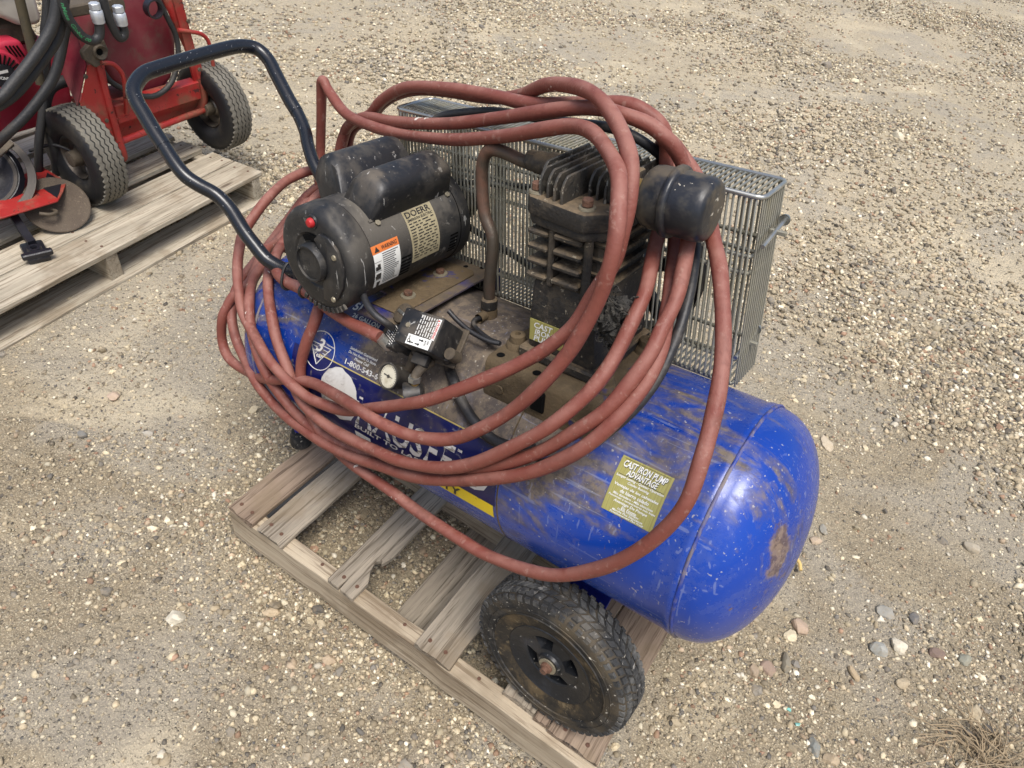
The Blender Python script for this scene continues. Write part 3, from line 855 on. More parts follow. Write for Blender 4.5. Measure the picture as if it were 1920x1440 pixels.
# pallet on the left, boards running the other way round its own frame
P2 = Matrix.Translation((-1.338, 1.345, GZ)) @ Matrix.Rotation(math.atan2(-.994, .109), 4, 'Z')
# local x = along the boards towards the camera side, local y = outwards (+) / inwards (-)
pal2 = empty('wooden_pallet', 'clean pale wooden pallet under the red machine', 'pallet', mat=P2)
vpos = [(0.0, .155), (.16, .13), (.345, .125), (.52, .13), (.69, .10), (.83, .14), (1.0, .15)]
for i, (v0, w) in enumerate(vpos):
    board('deck_board', 1.62, w, .022, M['wood_d'], pal2, (0.006 * (i % 3), -v0 - w, .128), 0, 60 + i)
for i, (v0, w) in enumerate(((-.02, .15), (.40, .12), (.95, .14))):
    board('bottom_board', 1.62, w, .02, M['wood_d'], pal2, (.0, -v0 - w, .002), 0, 80 + i)
for i, u in enumerate((.012, .80, 1.55)):
    board('stringer', 1.14, .05, .106, M['wood_d'], pal2, (u + .05, -1.145, .0215), R(90), 90 + i)
for (v0, w) in vpos[:4]:
    for u in (.035, .825):
        nail(pal2, u, -v0 - w * .3, .1502)
        nail(pal2, u + .01, -v0 - w * .75, .1502)

# ------------------------------------------------------------------ air compressor (local frame: x along the tank, y away, z up; origin on the tank axis)
CL = Matrix(((0.98338869, 0.07817561, -0.16381469), (-0.06895271, 0.99573737, 0.06125862), (0.16790534, -0.04894557, 0.98458729)))
CT = Vector((0.730580, 0.354385, 0.637533))
comp = empty('air_compressor', 'blue portable air compressor with black motor and red hose, standing on weathered pallet', 'air compressor', mat=Matrix.Translation(CT) @ CL.to_4x4())
RT = 0.2433
XL, XR, CAP = -0.735, 0.43, 0.135

def cyl(x, a, r=RT):        # tank surface: angle from the camera side (-y) up to the top
    a = R(a)
    return Vector((x, -r * math.cos(a), r * math.sin(a)))
def cyl_patch(mb, x0, x1, a0, a1, r, nx=12, na=10, shape=None):
    v, f = [], []
    for i in range(nx + 1):
        for j in range(na + 1):
            v.append(cyl(x0 + (x1 - x0) * i / nx, a0 + (a1 - a0) * j / na, r))
    for i in range(nx):
        for j in range(na):
            f.append((i * (na + 1) + j, (i + 1) * (na + 1) + j, (i + 1) * (na + 1) + j + 1, i * (na + 1) + j + 1))
    return mb.add(v, f)
def cmap(r):
    return lambda u, v: cyl(u, v, r)      # v in degrees
DEG = 180 / math.pi / RT

prof = []
NS = 2.15
for i in range(15):
    t = math.pi / 2 * i / 14
    prof.append((XL - CAP * math.cos(t) ** (2 / NS), max(RT * math.sin(t) ** (2 / NS), 1e-4)))
prof += [(XL + .004, RT), (XL + .008, RT + .0022), (XL + .016, RT + .0022), (XL + .020, RT)]
for i in range(1, 24):
    prof.append((XL + .02 + (XR - XL - .04) * i / 24, RT))
prof += [(XR - .020, RT), (XR - .014, RT + .0026), (XR - .004, RT + .0026), (XR, RT + .0002)]
for i in range(1, 15):
    t = math.pi / 2 * i / 14
    prof.append((XR + CAP * math.sin(t) ** (2 / NS), max(RT * math.cos(t) ** (2 / NS), 1e-4)))
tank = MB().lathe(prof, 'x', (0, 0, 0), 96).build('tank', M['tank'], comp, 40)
# weld beads where the end caps meet the shell
for x in (XL + .0035, XR + .001):
    br = random.Random(3)
    MB().tube([cyl(x + br.uniform(-.0006, .0006), k * 4, RT + .0014) for k in range(91)], .0034, 6, False).build('weld_seam', M['seam'], tank, 60)
# decals and lettering
cyl_patch(MB(), -.585, .035, -3.6, 28.0, RT + .0008, 36, 12).build('navy_decal', M['label_navy'], tank, 60)
cyl_patch(MB(), -.215, .030, -12.6, -3.7, RT + .0008, 36, 4).build('yellow_band', M['label_yellow'], tank, 60)
cyl_patch(MB(), -.50, .05, 28.1, 28.8, RT + .0009, 30, 1).build('gold_stripe', M['gold_print'], tank, 60)
cyl_patch(MB(), -.52, -.36, 53.2, 63.5, RT + .0008, 10, 4).build('rating_decal', M['label_navy'], tank, 60)
cm = cmap(RT + .0016)
mb = MB()
put_text(mb, 'HAUSFELD', cm, -.365, 0.4, .385, 17.8)
mb.build('lettering', M['white_worn'], tank, 0)
mb = put_text(MB(), 'BUILT TO LAST', cm, -.37, -3.0, .22, 3.0)
mb.build('lettering', M['label_white'], tank, 0)
mb = put_text(MB(), 'DUTY', cm, -.163, -11.4, .108, 6.2)
mb.build('lettering', M['ink'], tank, 0)
mb = put_text(MB(), '5HP', cm, -.470, 58.0, .055, 5.0)
put_text(mb, '26 GALLON', cm, -.458, 54.2, .085, 2.6)
mb.build('lettering', M['label_white'], tank, 0)
mb = put_text(MB(), '1-800-543-6400', cm, -.418, 30.2, .135, 3.0)
put_text(mb, 'Please Call', cm, -.395, 34.2, .045, 1.6)
put_text(mb, 'Do Not Return To Store', cm, -.418, 36.4, .085, 1.5)
put_text(mb, 'Satisfaction Guaranteed', cm, -.418, 38.6, .085, 1.5)
mb.build('lettering', M['label_white'], tank, 0)
# worn white round sticker
mb = MB()
pr = random.Random(9)
ring = [cyl(-.42 + .062 * math.cos(R(k * 10)) * (1 + .03 * pr.uniform(-1, 1)), 12 + 15.0 * math.sin(R(k * 10)) * (1 + .04 * pr.uniform(-1, 1)), RT + .0014) for k in range(36)]
mid = [cyl(-.42 + .03 * math.cos(R(k * 10)), 12 + 7.2 * math.sin(R(k * 10)), RT + .0016) for k in range(36)]
mb.add(ring + mid + [cyl(-.42, 12, RT + .0017)], [(k, (k + 1) % 36, 36 + (k + 1) % 36, 36 + k) for k in range(36)] + [(36 + k, 36 + (k + 1) % 36, 72) for k in range(36)])
mb.build('round_sticker', M['white_patch'], tank, 60)
mb = MB()
cyl_patch(mb, -.372, -.352, 6.0, 15.0, RT + .0018, 3, 3)
mb.build('torn_sticker', M['white_patch'], tank, 60)
cyl_patch(MB(), -.372, -.322, -9.5, -5.6, RT + .0016, 3, 2).build('decal_bar', M['label_white'], tank, 60)
cyl_patch(MB(), -.585, -.217, -12.6, -3.7, RT + .0008, 20, 4).build('navy_decal', M['label_navy'], tank, 60)
# warranty emblem: thin ring, number, downward triangle with stripes
mb = MB()
mb.tube([cyl(-.502 + .047 * math.cos(R(k * 10)), 30.3 + 10.6 * math.sin(R(k * 10)), RT + .0012) for k in range(37)], .0011, 5, False)
tri = [(-.535, 33.5), (-.469, 33.5), (-.502, 22.6)]
for q in range(3):
    a, b = tri[q], tri[(q + 1) % 3]
    mb.tube([cyl(a[0] + (b[0] - a[0]) * k / 6, a[1] + (b[1] - a[1]) * k / 6, RT + .0012) for k in range(7)], .0012, 5, False)
for q in range(3):
    mb.tube([cyl(-.531 + q * .006, 31.6 - q * 2.0, RT + .0012), cyl(-.512, 31.6 - q * 2.0, RT + .0012)], .0009, 5, False)
    mb.tube([cyl(-.490, 31.6 - q * 2.0, RT + .0012), cyl(-.473 - q * .006, 31.6 - q * 2.0, RT + .0012)], .0009, 5, False)
put_text(mb, '3', cm, -.514, 29.5, .022, 7.5)
put_text(mb, 'Year', cm, -.517, 26.6, .030, 2.6)
put_text(mb, 'Warranty', cm, -.486, 34.3, .026, 1.3)
mb.build('warranty_emblem', M['label_white'], tank, 0)
# gold label with three languages
cyl_patch(MB(), .2565, .3565, 25.3, 49.5, RT + .0009, 6, 10).build('gold_label', M['label_gold'], tank, 60)
rows = [('CAST IRON PUMP', .084, 3.0, 45.2), ('ADVANTAGE', .060, 2.7, 42.2), ('Longer Lasting - Quieter Operation', .092, 1.4, 40.4), ('Cooler Running', .042, 1.4, 38.8), ('Ventajas de los cabezales', .086, 1.6, 36.6),
        ('de hierro colado', .056, 1.6, 34.8), ('M\u00e1s duradero - M\u00e1s silencioso', .078, 1.1, 33.3), ('Funcionan a temperaturas m\u00e1s bajas', .092, 1.1, 31.9), ('Avantage De Pompe', .066, 1.6, 30.1), ('En Fonte', .030, 1.5, 28.5), ('Dur\u00e9e Prolong\u00e9e', .042, 1.0, 27.7), ('Marche Plus Silencieuse', .060, 1.0, 26.75), ('Fonctionnement Plus Froid', .066, 0.9, 25.7)]
sh = MB()
for s_, w, h, v in rows[:2]:
    put_text(sh, s_, cmap(RT + .0013), .3075 - w / 2, v - .28, w, h)
sh.build('lettering_shadow', M['ink'], tank, 0)
mb = MB()
for s_, w, h, v in rows:
    put_text(mb, s_, cmap(RT + .0019), .3065 - w / 2, v, w, h)
mb.build('lettering', M['white_clean'], tank, 0)
mb = MB()
cyl_patch(mb, .262, .351, 48.6, 48.75, RT + .0013, 4, 1)
cyl_patch(mb, .262, .351, 41.8, 41.95, RT + .0013, 4, 1)
mb.build('ruled_line', M['ink'], tank, 0)
# wrap edge ring where the decal film ends
MB().tube([cyl(.040, a, RT + .0004) for a in range(-60, 100, 4)], .0016, 5, False).build('wrap_edge', M['dirt_top'], tank, 60)
# drain plug on the left end and a small fitting
# ---- legs and feet at the handle end
for sy in (-1, 1):
    y = -.102 * 1.0 if sy < 0 else .10
    leg = MB().lathe([(-.372, .013), (-.19, .013)], 'z', (-.812, y, 0), 14).build('leg', M['bluepaint'], comp, 40)
    MB().box(-.84, -.70, y - .018, y + .018, -.215, -.185, .004).build('leg_bracket', M['bluepaint'], leg, 30)
    MB().lathe([(-.392, 0), (-.392, .026), (-.388, .030), (-.372, .031), (-.352, .028), (-.350, .024), (-.338, .022), (-.336, 0)], 'z', (-.812, y, 0), 20).build('rubber_foot', M['rubber'], leg, 40)
# ---- wheels and axle
WX, WZ, WR, RIMR = .2042, -.3712, .1965, .1085
def polar_block(mb, cen, r0, r1, a_lo, a_hi, y_lo, y_hi, skew=0.0, ins=.0):
    """block on the tread: angle skewed across the width"""
    v = []
    for r, g in ((r0, 0.0), (r1, ins)):
        for (y, sk) in ((y_lo + g, 0.0), (y_hi - g, skew)):
            for a in (a_lo + g / r0, a_hi - g / r0):
                v.append((cen[0] + r * math.cos(a + sk), cen[1] + y, cen[2] + r * math.sin(a + sk)))
    mb.add(v, [(4, 5, 7, 6), (0, 1, 5, 4), (2, 6, 7, 3), (0, 4, 6, 2), (1, 3, 7, 5), (0, 2, 3, 1)])
def comp_wheel(side):
    WZ = -.3712 if side < 0 else -.349
    wc = (WX, 0, WZ)
    yn = -.226 * (1 if side < 0 else -1)        # middle of the tyre
    s = 1 if side < 0 else -1
    hw = .044
    w = empty_part('wheel', comp)
    P_ = [(-.034, RIMR - .004), (-.040, RIMR + .012), (-.0455, RIMR + .035), (-.0475, RIMR + .052), (-.0455, WR - .022), (-.0405, WR - .010), (-.030, WR - .0055), (-.012, WR - .0035), (.012, WR - .0035), (.030, WR - .0055), (.0405, WR - .010), (.0455, WR - .022), (.0475, RIMR + .052), (.0455, RIMR + .035), (.040, RIMR + .012), (.034, RIMR - .004)]
    ty = MB().lathe([(yn + s * a, b) for a, b in P_], 'y', wc, 72)
    tyre = ty.build('tyre', M['rubber'], w, 50)
    tr = MB()
    N = 54
    cen = (WX, yn, WZ)
    for k in range(N):
        a = 2 * math.pi * k / N
        da = 2 * math.pi / N
        polar_block(tr, cen, WR - .008, WR - .0005, a, a + da * .80, .0015, .0165, da * .55, .0012)
        polar_block(tr, cen, WR - .008, WR - .0005, a + da * .5, a + da * 1.3, -.0165, -.0015, -da * .55, .0012)
        polar_block(tr, cen, WR - .011, WR - .0015, a + da * .55, a + da * 1.33, .0185, .034, da * .25, .0012)
        polar_block(tr, cen, WR - .011, WR - .0015, a + da * .05, a + da * .83, -.034, -.0185, -da * .25, .0012)
        polar_block(tr, cen, WR - .022, WR - .0075, a + da * .1, a + da * .75, .0365, .0445, 0, .001)
        polar_block(tr, cen, WR - .022, WR - .0075, a + da * .1, a + da * .75, -.0445, -.0365, 0, .001)
    tr.build('tread', M['rubber_tread'], w, 0)
    MB().lathe([(yn - s * .0378, RIMR - .004), (yn - s * .0412, RIMR + .008), (yn - s * .0448, RIMR + .024), (yn - s * .0464, RIMR + .033)], 'y', wc, 64).build('muddy_bead', M['mud'], w, 60)
    for q in (RIMR + .036, RIMR + .052):
        MB().lathe([(yn - s * .0462, q - .0012), (yn - s * .0492, q), (yn - s * .0462, q + .0012)], 'y', wc, 64).build('sidewall_rib', M['rubber'], w, 60)
    # rim with five-lobed openings
    rim = MB()
    prof_ = [(-.036, RIMR), (-.040, RIMR - .004), (-.037, RIMR - .010), (-.032, RIMR - .022), (-.028, .070)]
    rim.lathe([(yn + s * a, b) for a, b in prof_], 'y', wc, 64)
    # spoked disc: four windows
    ra, rb, rc, rd = .070, .066, .037, .030
    NN = 64
    def rp(r, a, d): return (WX + r * math.cos(a), yn + s * d, WZ + r * math.sin(a))
    for k in range(NN):
        a0, a1 = 2 * math.pi * k / NN, 2 * math.pi * (k + 1) / NN
        rim.add([rp(ra, a0, -.028), rp(ra, a1, -.028), rp(rb, a1, -.025), rp(rb, a0, -.025)], [(0, 1, 2, 3)])
        rim.add([rp(rc, a0, -.030), rp(rc, a1, -.030), rp(rd, a1, -.034), rp(rd, a0, -.034)], [(0, 1, 2, 3)])
        if (k % 16) >= 8:
            rim.add([rp(rb, a0, -.025), rp(rb, a1, -.025), rp(rc, a1, -.030), rp(rc, a0, -.030)], [(0, 1, 2, 3)])
        if (k % 16) in (0, 8):
            rim.add([rp(rb, a0, -.025), rp(rc, a0, -.030), rp(rc, a0, .004), rp(rb, a0, .004)], [(0, 1, 2, 3)])
        if (k % 16) < 8:
            rim.add([rp(rb, a0, -.025), rp(rb, a1, -.025), rp(rb, a1, .004), rp(rb, a0, .004)], [(0, 1, 2, 3)])
            rim.add([rp(rc, a0, -.030), rp(rc, a1, -.030), rp(rc, a1, .004), rp(rc, a0, .004)], [(0, 1, 2, 3)])
    rim.lathe([(yn - s * .034, .030), (yn - s * .040, .027), (yn - s * .040, .0)], 'y', wc, 32)
    rim.lathe([(yn + s * .02, RIMR - .002), (yn + s * .02, .001)], 'y', wc, 40)
    rim.build('rim', M['rim'], w, 40)
    MB().lathe([(yn - s * .0405, .0), (yn - s * .0405, .021), (yn - s * .0435, .021), (yn - s * .0435, .0)], 'y', wc, 24).build('washer', M['washer'], w, 40)
    nb = MB().lathe([(yn - s * .043, .0135), (yn - s * .050, .0135), (yn - s * .052, .009), (yn - s * .060, .0085), (yn - s * .060, 0)], 'y', wc, 12)
    nb.build('axle_nut', M['rust'], w, 30)
def empty_part(name, parent):
    o = bpy.data.objects.new(name, None)
    col.objects.link(o)
    o.parent = parent
    return o
comp_wheel(-1)
comp_wheel(1)
MB().tube([(WX, -.2, WZ), (WX, .2, -.349)], .010, 12).build('axle', M['rust'], comp, 40)
for y in (-.12, .12):
    MB().prism([(WX - .07, -.19), (WX + .07, -.19), (WX + .028, WZ - .016), (WX - .028, WZ - .016)], y - .003, y + .003, 'y', .001).build('axle_bracket', M['bluepaint'], comp, 30)

# ------------------------------------------------------------------ hose paths (compressor frame)
HOSE = {
    'hose': [(-0.267,-0.235,0.262),(-0.287,-0.235,0.263),(-0.319,-0.232,0.261),(-0.357,-0.228,0.257),(-0.430,-0.218,0.257),(-0.494,-0.208,0.263),(-0.552,-0.200,0.261),(-0.616,-0.190,0.253),(-0.681,-0.165,0.244),(-0.763,-0.110,0.229),(-0.851,-0.030,0.211),(-0.843,0.000,0.195),(-0.641,-0.087,0.244),(-0.576,-0.112,0.232),(-0.541,-0.150,0.225),(-0.510,-0.190,0.219),(-0.509,-0.210,0.192),(-0.521,-0.230,0.145),(-0.535,-0.245,0.085),(-0.531,-0.254,0.033),(-0.505,-0.262,-0.029),(-0.454,-0.268,-0.075),(-0.385,-0.272,-0.098),(-0.309,-0.280,-0.094),(-0.219,-0.285,-0.095),(-0.135,-0.290,-0.100),(-0.015,-0.298,-0.094),(0.059,-0.300,-0.089),(0.153,-0.305,-0.059),(0.229,-0.305,-0.019),(0.301,-0.300,0.046),(0.354,-0.295,0.110),(0.395,-0.285,0.183),(0.418,-0.270,0.255),(0.417,-0.240,0.320),(0.411,-0.210,0.359),(0.399,-0.175,0.399),(0.382,-0.140,0.437),(0.359,-0.100,0.472),(0.324,-0.050,0.514),(0.302,-0.020,0.532),(0.277,0.010,0.552),(0.247,0.050,0.572),(0.212,0.080,0.602),(0.171,0.100,0.628),(0.141,0.090,0.656),(0.125,0.100,0.648),(0.125,0.100,0.633),(0.156,0.090,0.609),(0.176,0.080,0.560),(0.196,0.050,0.525),(0.207,0.030,0.506),(0.231,-0.020,0.482),(0.254,-0.070,0.460),(0.272,-0.110,0.430),(0.284,-0.140,0.404),(0.285,-0.170,0.372),(0.277,-0.200,0.340),(0.258,-0.232,0.296),(0.222,-0.258,0.245),(0.165,-0.275,0.185),(0.105,-0.285,0.137),(0.015,-0.290,0.080),(-0.090,-0.290,0.020),(-0.167,-0.290,-0.010),(-0.248,-0.290,-0.031),(-0.339,-0.287,-0.055),(-0.438,-0.282,-0.074),(-0.551,-0.270,-0.087),(-0.603,-0.262,-0.090),(-0.676,-0.250,-0.085),(-0.724,-0.254,-0.041),(-0.823,-0.215,-0.029),(-0.877,-0.195,0.004),(-0.909,-0.175,0.042),(-0.927,-0.150,0.080),(-0.939,-0.120,0.108),(-0.957,-0.060,0.135),(-0.988,0.020,0.153),(-0.983,0.090,0.204),(-0.961,0.160,0.270),(-0.923,0.190,0.299),(-0.868,0.205,0.323),(-0.861,0.210,0.382),(-0.848,0.215,0.429),(-0.814,0.215,0.477),(-0.743,0.200,0.514),(-0.692,0.185,0.540),(-0.643,0.170,0.576),(-0.577,0.155,0.612),(-0.504,0.140,0.636),(-0.381,0.120,0.654),(-0.255,0.100,0.665),(-0.142,0.080,0.672),(-0.053,0.065,0.689),(0.009,0.055,0.703),(0.061,0.055,0.712),(0.094,0.060,0.707),(0.127,0.065,0.691),(0.142,0.070,0.667),(0.148,0.075,0.630),(0.165,0.060,0.563),(0.178,0.025,0.529),(0.185,0.000,0.515),(0.202,-0.040,0.497),(0.220,-0.090,0.467),(0.224,-0.130,0.436),(0.220,-0.170,0.385),(0.212,-0.205,0.348),(0.191,-0.235,0.309),(0.158,-0.260,0.263),(0.115,-0.275,0.215),(0.046,-0.288,0.149),(-0.013,-0.295,0.102),(-0.080,-0.298,0.065),(-0.168,-0.300,0.034),(-0.241,-0.300,0.021),(-0.325,-0.297,0.009),(-0.399,-0.290,-0.001),(-0.469,-0.282,0.000),(-0.529,-0.270,0.014),(-0.582,-0.250,0.067),(-0.631,-0.232,0.110),(-0.668,-0.210,0.152),(-0.716,-0.175,0.189),(-0.751,-0.141,0.215),(-0.849,-0.050,0.196),(-0.891,0.050,0.233),(-0.898,0.130,0.282),(-0.896,0.180,0.299),(-0.872,0.200,0.315),(-0.875,0.215,0.370),(-0.865,0.220,0.415),(-0.849,0.220,0.446),(-0.802,0.200,0.486),(-0.736,0.180,0.519),(-0.655,0.155,0.540),(-0.570,0.130,0.553),(-0.457,0.100,0.573),(-0.332,0.075,0.602),(-0.222,0.055,0.635),(-0.101,0.030,0.672),(-0.023,0.020,0.694),(0.037,0.015,0.706),(0.088,0.010,0.706),(0.130,0.020,0.698),(0.157,0.030,0.681),(0.175,0.045,0.661),(0.191,0.060,0.625),(0.213,0.050,0.578),(0.236,0.010,0.550),(0.245,-0.010,0.540),(0.262,-0.050,0.513),(0.276,-0.095,0.478),(0.277,-0.130,0.439),(0.276,-0.160,0.408),(0.264,-0.195,0.365),(0.241,-0.225,0.316),(0.201,-0.245,0.264),(0.144,-0.262,0.201),(0.074,-0.272,0.141),(-0.031,-0.275,0.061),(-0.104,-0.275,0.018),(-0.181,-0.275,-0.011),(-0.284,-0.272,-0.040),(-0.376,-0.270,-0.059),(-0.450,-0.268,-0.065),(-0.523,-0.262,-0.068),(-0.593,-0.255,-0.059),(-0.633,-0.257,-0.022),(-0.670,-0.257,0.027),(-0.707,-0.245,0.076),(-0.738,-0.226,0.123),(-0.771,-0.196,0.158),(-0.847,-0.130,0.155),(-0.881,-0.080,0.162),(-0.935,0.000,0.168),(-0.957,0.090,0.214),(-0.966,0.170,0.269),(-0.945,0.230,0.306),(-0.880,0.250,0.368),(-0.861,0.250,0.423),(-0.824,0.240,0.467),(-0.729,0.220,0.517),(-0.670,0.200,0.559),(-0.610,0.190,0.593),(-0.534,0.180,0.619),(-0.425,0.170,0.633),(-0.294,0.150,0.645),(-0.196,0.120,0.672),(-0.105,0.070,0.711),(-0.025,0.030,0.730),(0.042,-0.010,0.734),(0.091,-0.040,0.722),(0.134,-0.070,0.703),(0.167,-0.100,0.681),(0.185,-0.120,0.653),(0.192,-0.135,0.614),(0.193,-0.145,0.578),(0.185,-0.150,0.530),(0.164,-0.160,0.476),(0.142,-0.175,0.419),(0.106,-0.195,0.369),(0.066,-0.215,0.330),(0.023,-0.235,0.297),(-0.039,-0.260,0.251),(-0.107,-0.275,0.204),(-0.161,-0.280,0.172),(-0.250,-0.280,0.119),(-0.336,-0.278,0.070),(-0.400,-0.280,0.052),(-0.477,-0.280,0.043),(-0.554,-0.275,0.053),(-0.630,-0.265,0.075),(-0.701,-0.245,0.104),(-0.771,-0.220,0.129),(-0.805,-0.200,0.168),(-0.840,-0.170,0.198),(-0.867,-0.140,0.230),(-0.896,-0.100,0.260),(-0.899,-0.060,0.291),(-0.911,0.000,0.323),(-0.934,0.080,0.340),(-0.944,0.150,0.343),(-0.949,0.190,0.337),(-0.908,0.220,0.324),(-0.873,0.235,0.306),(-0.864,0.230,0.263),(-0.901,0.210,0.236),(-0.928,0.190,0.259),(-0.938,0.190,0.303),(-0.935,0.200,0.354),(-0.933,0.210,0.412),(-0.914,0.210,0.487),(-0.897,0.205,0.545),(-0.886,0.200,0.575),(-0.870,0.195,0.584),(-0.848,0.190,0.563),(-0.767,0.170,0.527),(-0.631,0.130,0.529),(-0.496,0.100,0.543),(-0.311,0.050,0.579),(-0.138,0.000,0.631),(-0.054,-0.020,0.660),(0.018,-0.030,0.684),(0.078,-0.060,0.690),(0.132,-0.100,0.680),(0.170,-0.135,0.664),(0.193,-0.165,0.635),(0.205,-0.185,0.596),(0.205,-0.195,0.549),(0.196,-0.200,0.494),(0.179,-0.210,0.439),(0.160,-0.225,0.388),(0.125,-0.245,0.320),(0.079,-0.255,0.256),(0.031,-0.270,0.205),(-0.025,-0.280,0.158),(-0.081,-0.290,0.131),(-0.151,-0.295,0.113),(-0.225,-0.305,0.114),(-0.275,-0.310,0.125),(-0.360,-0.290,0.107),(-0.476,-0.260,0.068),(-0.569,-0.254,0.036),(-0.655,-0.257,-0.001),(-0.810,-0.220,-0.067),(-0.907,-0.210,-0.067),(-0.940,-0.200,-0.028),(-0.930,-0.190,0.041),(-0.922,-0.175,0.073),(-0.913,-0.150,0.101),(-0.893,-0.110,0.131),(-0.898,-0.070,0.173),(-0.907,-0.030,0.193),(-0.958,0.050,0.182),(-0.959,0.120,0.235),(-0.954,0.180,0.275),(-0.924,0.220,0.298)],
    'cord': [(-0.450,0.130,0.569),(-0.405,0.125,0.594),(-0.350,0.125,0.610),(-0.263,0.120,0.629),(-0.176,0.110,0.637),(-0.070,0.090,0.650),(0.031,0.070,0.662),(0.096,0.070,0.654),(0.138,0.100,0.617),(0.187,0.100,0.557),(0.232,0.050,0.526),(0.258,0.000,0.503),(0.279,-0.050,0.470),(0.292,-0.100,0.425),(0.293,-0.150,0.372),(0.281,-0.190,0.325),(0.255,-0.225,0.281),(0.215,-0.245,0.229),(0.146,-0.262,0.171)],
}
MLEAD = [(-0.333, -0.21, 0.33), (-0.317, -0.22, 0.323), (-0.296, -0.228, 0.314), (-0.276, -0.23, 0.305), (-0.259, -0.225, 0.295), (-0.253, -0.21, 0.276)]
# ---- handle
HS = .81
def hp(y, z):
    return (-.787 - (z - .33) / HS, y, z)
hpts = [hp(-0.095, 0.210), hp(-0.120, 0.229), hp(-0.139, 0.242), hp(-0.155, 0.256), hp(-0.166, 0.272), hp(-0.168, 0.294), hp(-0.168, 0.324), hp(-0.162, 0.363), hp(-0.169, 0.391), hp(-0.191, 0.414), hp(-0.204, 0.433), hp(-0.206, 0.457), hp(-0.202, 0.487), hp(-0.199, 0.514), hp(-0.193, 0.545), hp(-0.188, 0.568), hp(-0.177, 0.587), hp(-0.154, 0.601), hp(-0.124, 0.612), hp(-0.086, 0.617), hp(-0.001, 0.624), hp(0.117, 0.632), hp(0.174, 0.632), hp(0.209, 0.622), hp(0.218, 0.598), hp(0.208, 0.567), hp(0.191, 0.515), hp(0.184, 0.484), hp(0.168, 0.452), hp(0.145, 0.424), hp(0.126, 0.394), hp(0.116, 0.363), hp(0.113, 0.339), hp(0.103, 0.299), hp(0.101, 0.255), hp(0.096, 0.212)]
handle = MB().tube(hpts, .0168, 16, True, 5).build('handle', M['black_tube'], comp, 60)
gp = spline([Vector(p) for p in hpts], 5)
MB().tube(gp[60:135], .0178, 16, True).build('grip_sleeve', M['black_tube'], handle, 50)
# ---- motor plate
plate = MB()
plate.prism([(-.266, -.196), (-.266, .158), (-.53, .158), (-.53, -.085), (-.385, -.098), (-.375, -.196)], .259, .266, 'z', .0015)
plate.box(-.37, -.29, -.13, -.124, .18, .2588, .001)
plate.box(-.53, -.266, .152, .158, .17, .2588, .001)
plate.build('motor_plate', M['plate'], comp, 30)
pl = bpy.data.objects['motor_plate']
MB().prism([(-.372, -.155), (-.302, -.155), (-.290, -.143), (-.290, .088), (-.302, .10), (-.50, .10), (-.50, -.07), (-.372, -.08)], .2662, .2705, 'z', .0015).build('motor_foot', M['dirt_top'], pl, 30)
for (x, y) in ((-.345, -.137), (-.318, -.139), (-.290, -.165), (-.335, .112), (-.337, .135), (-.30, .13), (-.285, .138)):
    MB().lathe([(.2664, 0), (.2664, .0062)], 'z', (x, y, 0), 14).build('bolt_hole', M['void'], pl, 0)
for (x, y) in ((-.332, -.085), (-.349, .038)):
    MB().lathe([(.2708, .0), (.2708, .017), (.2735, .0165), (.2735, 0)], 'z', (x, y, 0), 20).build('washer', M['washer'], pl, 40)
    b = MB()
    hexbolt(b, (x, y, .2735), (0, 0, 1), .0105, .009)
    b.build('bolt', M['rust'], pl, 30)
# ---- motor
MX, MZ, MR = -.42, .385, .108
def mc(y, a, r=MR):
    return Vector((MX + r * math.cos(R(a)), y, MZ + r * math.sin(R(a))))
def mpatch(mb, y0, y1, a0, a1, r, ny=4, na=14):
    v, f = [], []
    for i in range(ny + 1):
        for j in range(na + 1):
            v.append(mc(y0 + (y1 - y0) * i / ny, a0 + (a1 - a0) * j / na, r))
    for i in range(ny):
        for j in range(na):
            f.append((i * (na + 1) + j, (i + 1) * (na + 1) + j, (i + 1) * (na + 1) + j + 1, i * (na + 1) + j + 1))
    return mb.add(v, f)
C0 = (MX, 0, MZ)
motor = MB().lathe([(-.19, .001), (-.19, MR), (.072, MR), (.075, MR + .0025), (.100, MR + .0025), (.106, MR - .006), (.112, MR - .03), (.112, .001)], 'y', C0, 72).build('motor', M['motor'], comp, 40)
cap = MB().lathe([(-.1905, MR + .0002), (-.193, MR + .0022), (-.232, MR + .0015), (-.240, MR - .002), (-.2455, MR - .010), (-.2475, MR - .020), (-.2475, .060), (-.244, .056), (-.244, .001)], 'y', C0, 72)
cap_o = cap.build('end_cap', M['motor'], motor, 40)
for y_ in (-.1912, .0705):
    MB().lathe([(y_ - .0012, MR + .0004), (y_, MR + .0012), (y_ + .0012, MR + .0004)], 'y', C0, 72).build('body_seam', M['void'], motor, 40)
for (y_, a_) in ((-.150, 41), (.055, 41)):
    b_ = MB()
    hexbolt(b_, tuple(mc(y_, a_, MR + .001)), (math.cos(R(a_)), 0, math.sin(R(a_))), .0065, .004)
    b_.build('screw', M['washer'], motor, 30)
MB().lathe([(-.244, .040), (-.262, .040), (-.266, .037), (-.266, .034), (-.262, .033), (-.262, .001)], 'y', C0, 40).build('bearing_boss', M['motor'], motor, 40)
arc = MB()
pts_a = [(MX + .056 * math.cos(R(a)), MZ + .056 * math.sin(R(a))) for a in range(48, 122, 6)] + [(MX + .043 * math.cos(R(a)), MZ + .043 * math.sin(R(a))) for a in range(120, 42, -6)]
arc.prism(pts_a, -.2485, -.2470, 'y')
arc.build('vent_slot', M['void'], motor, 0)
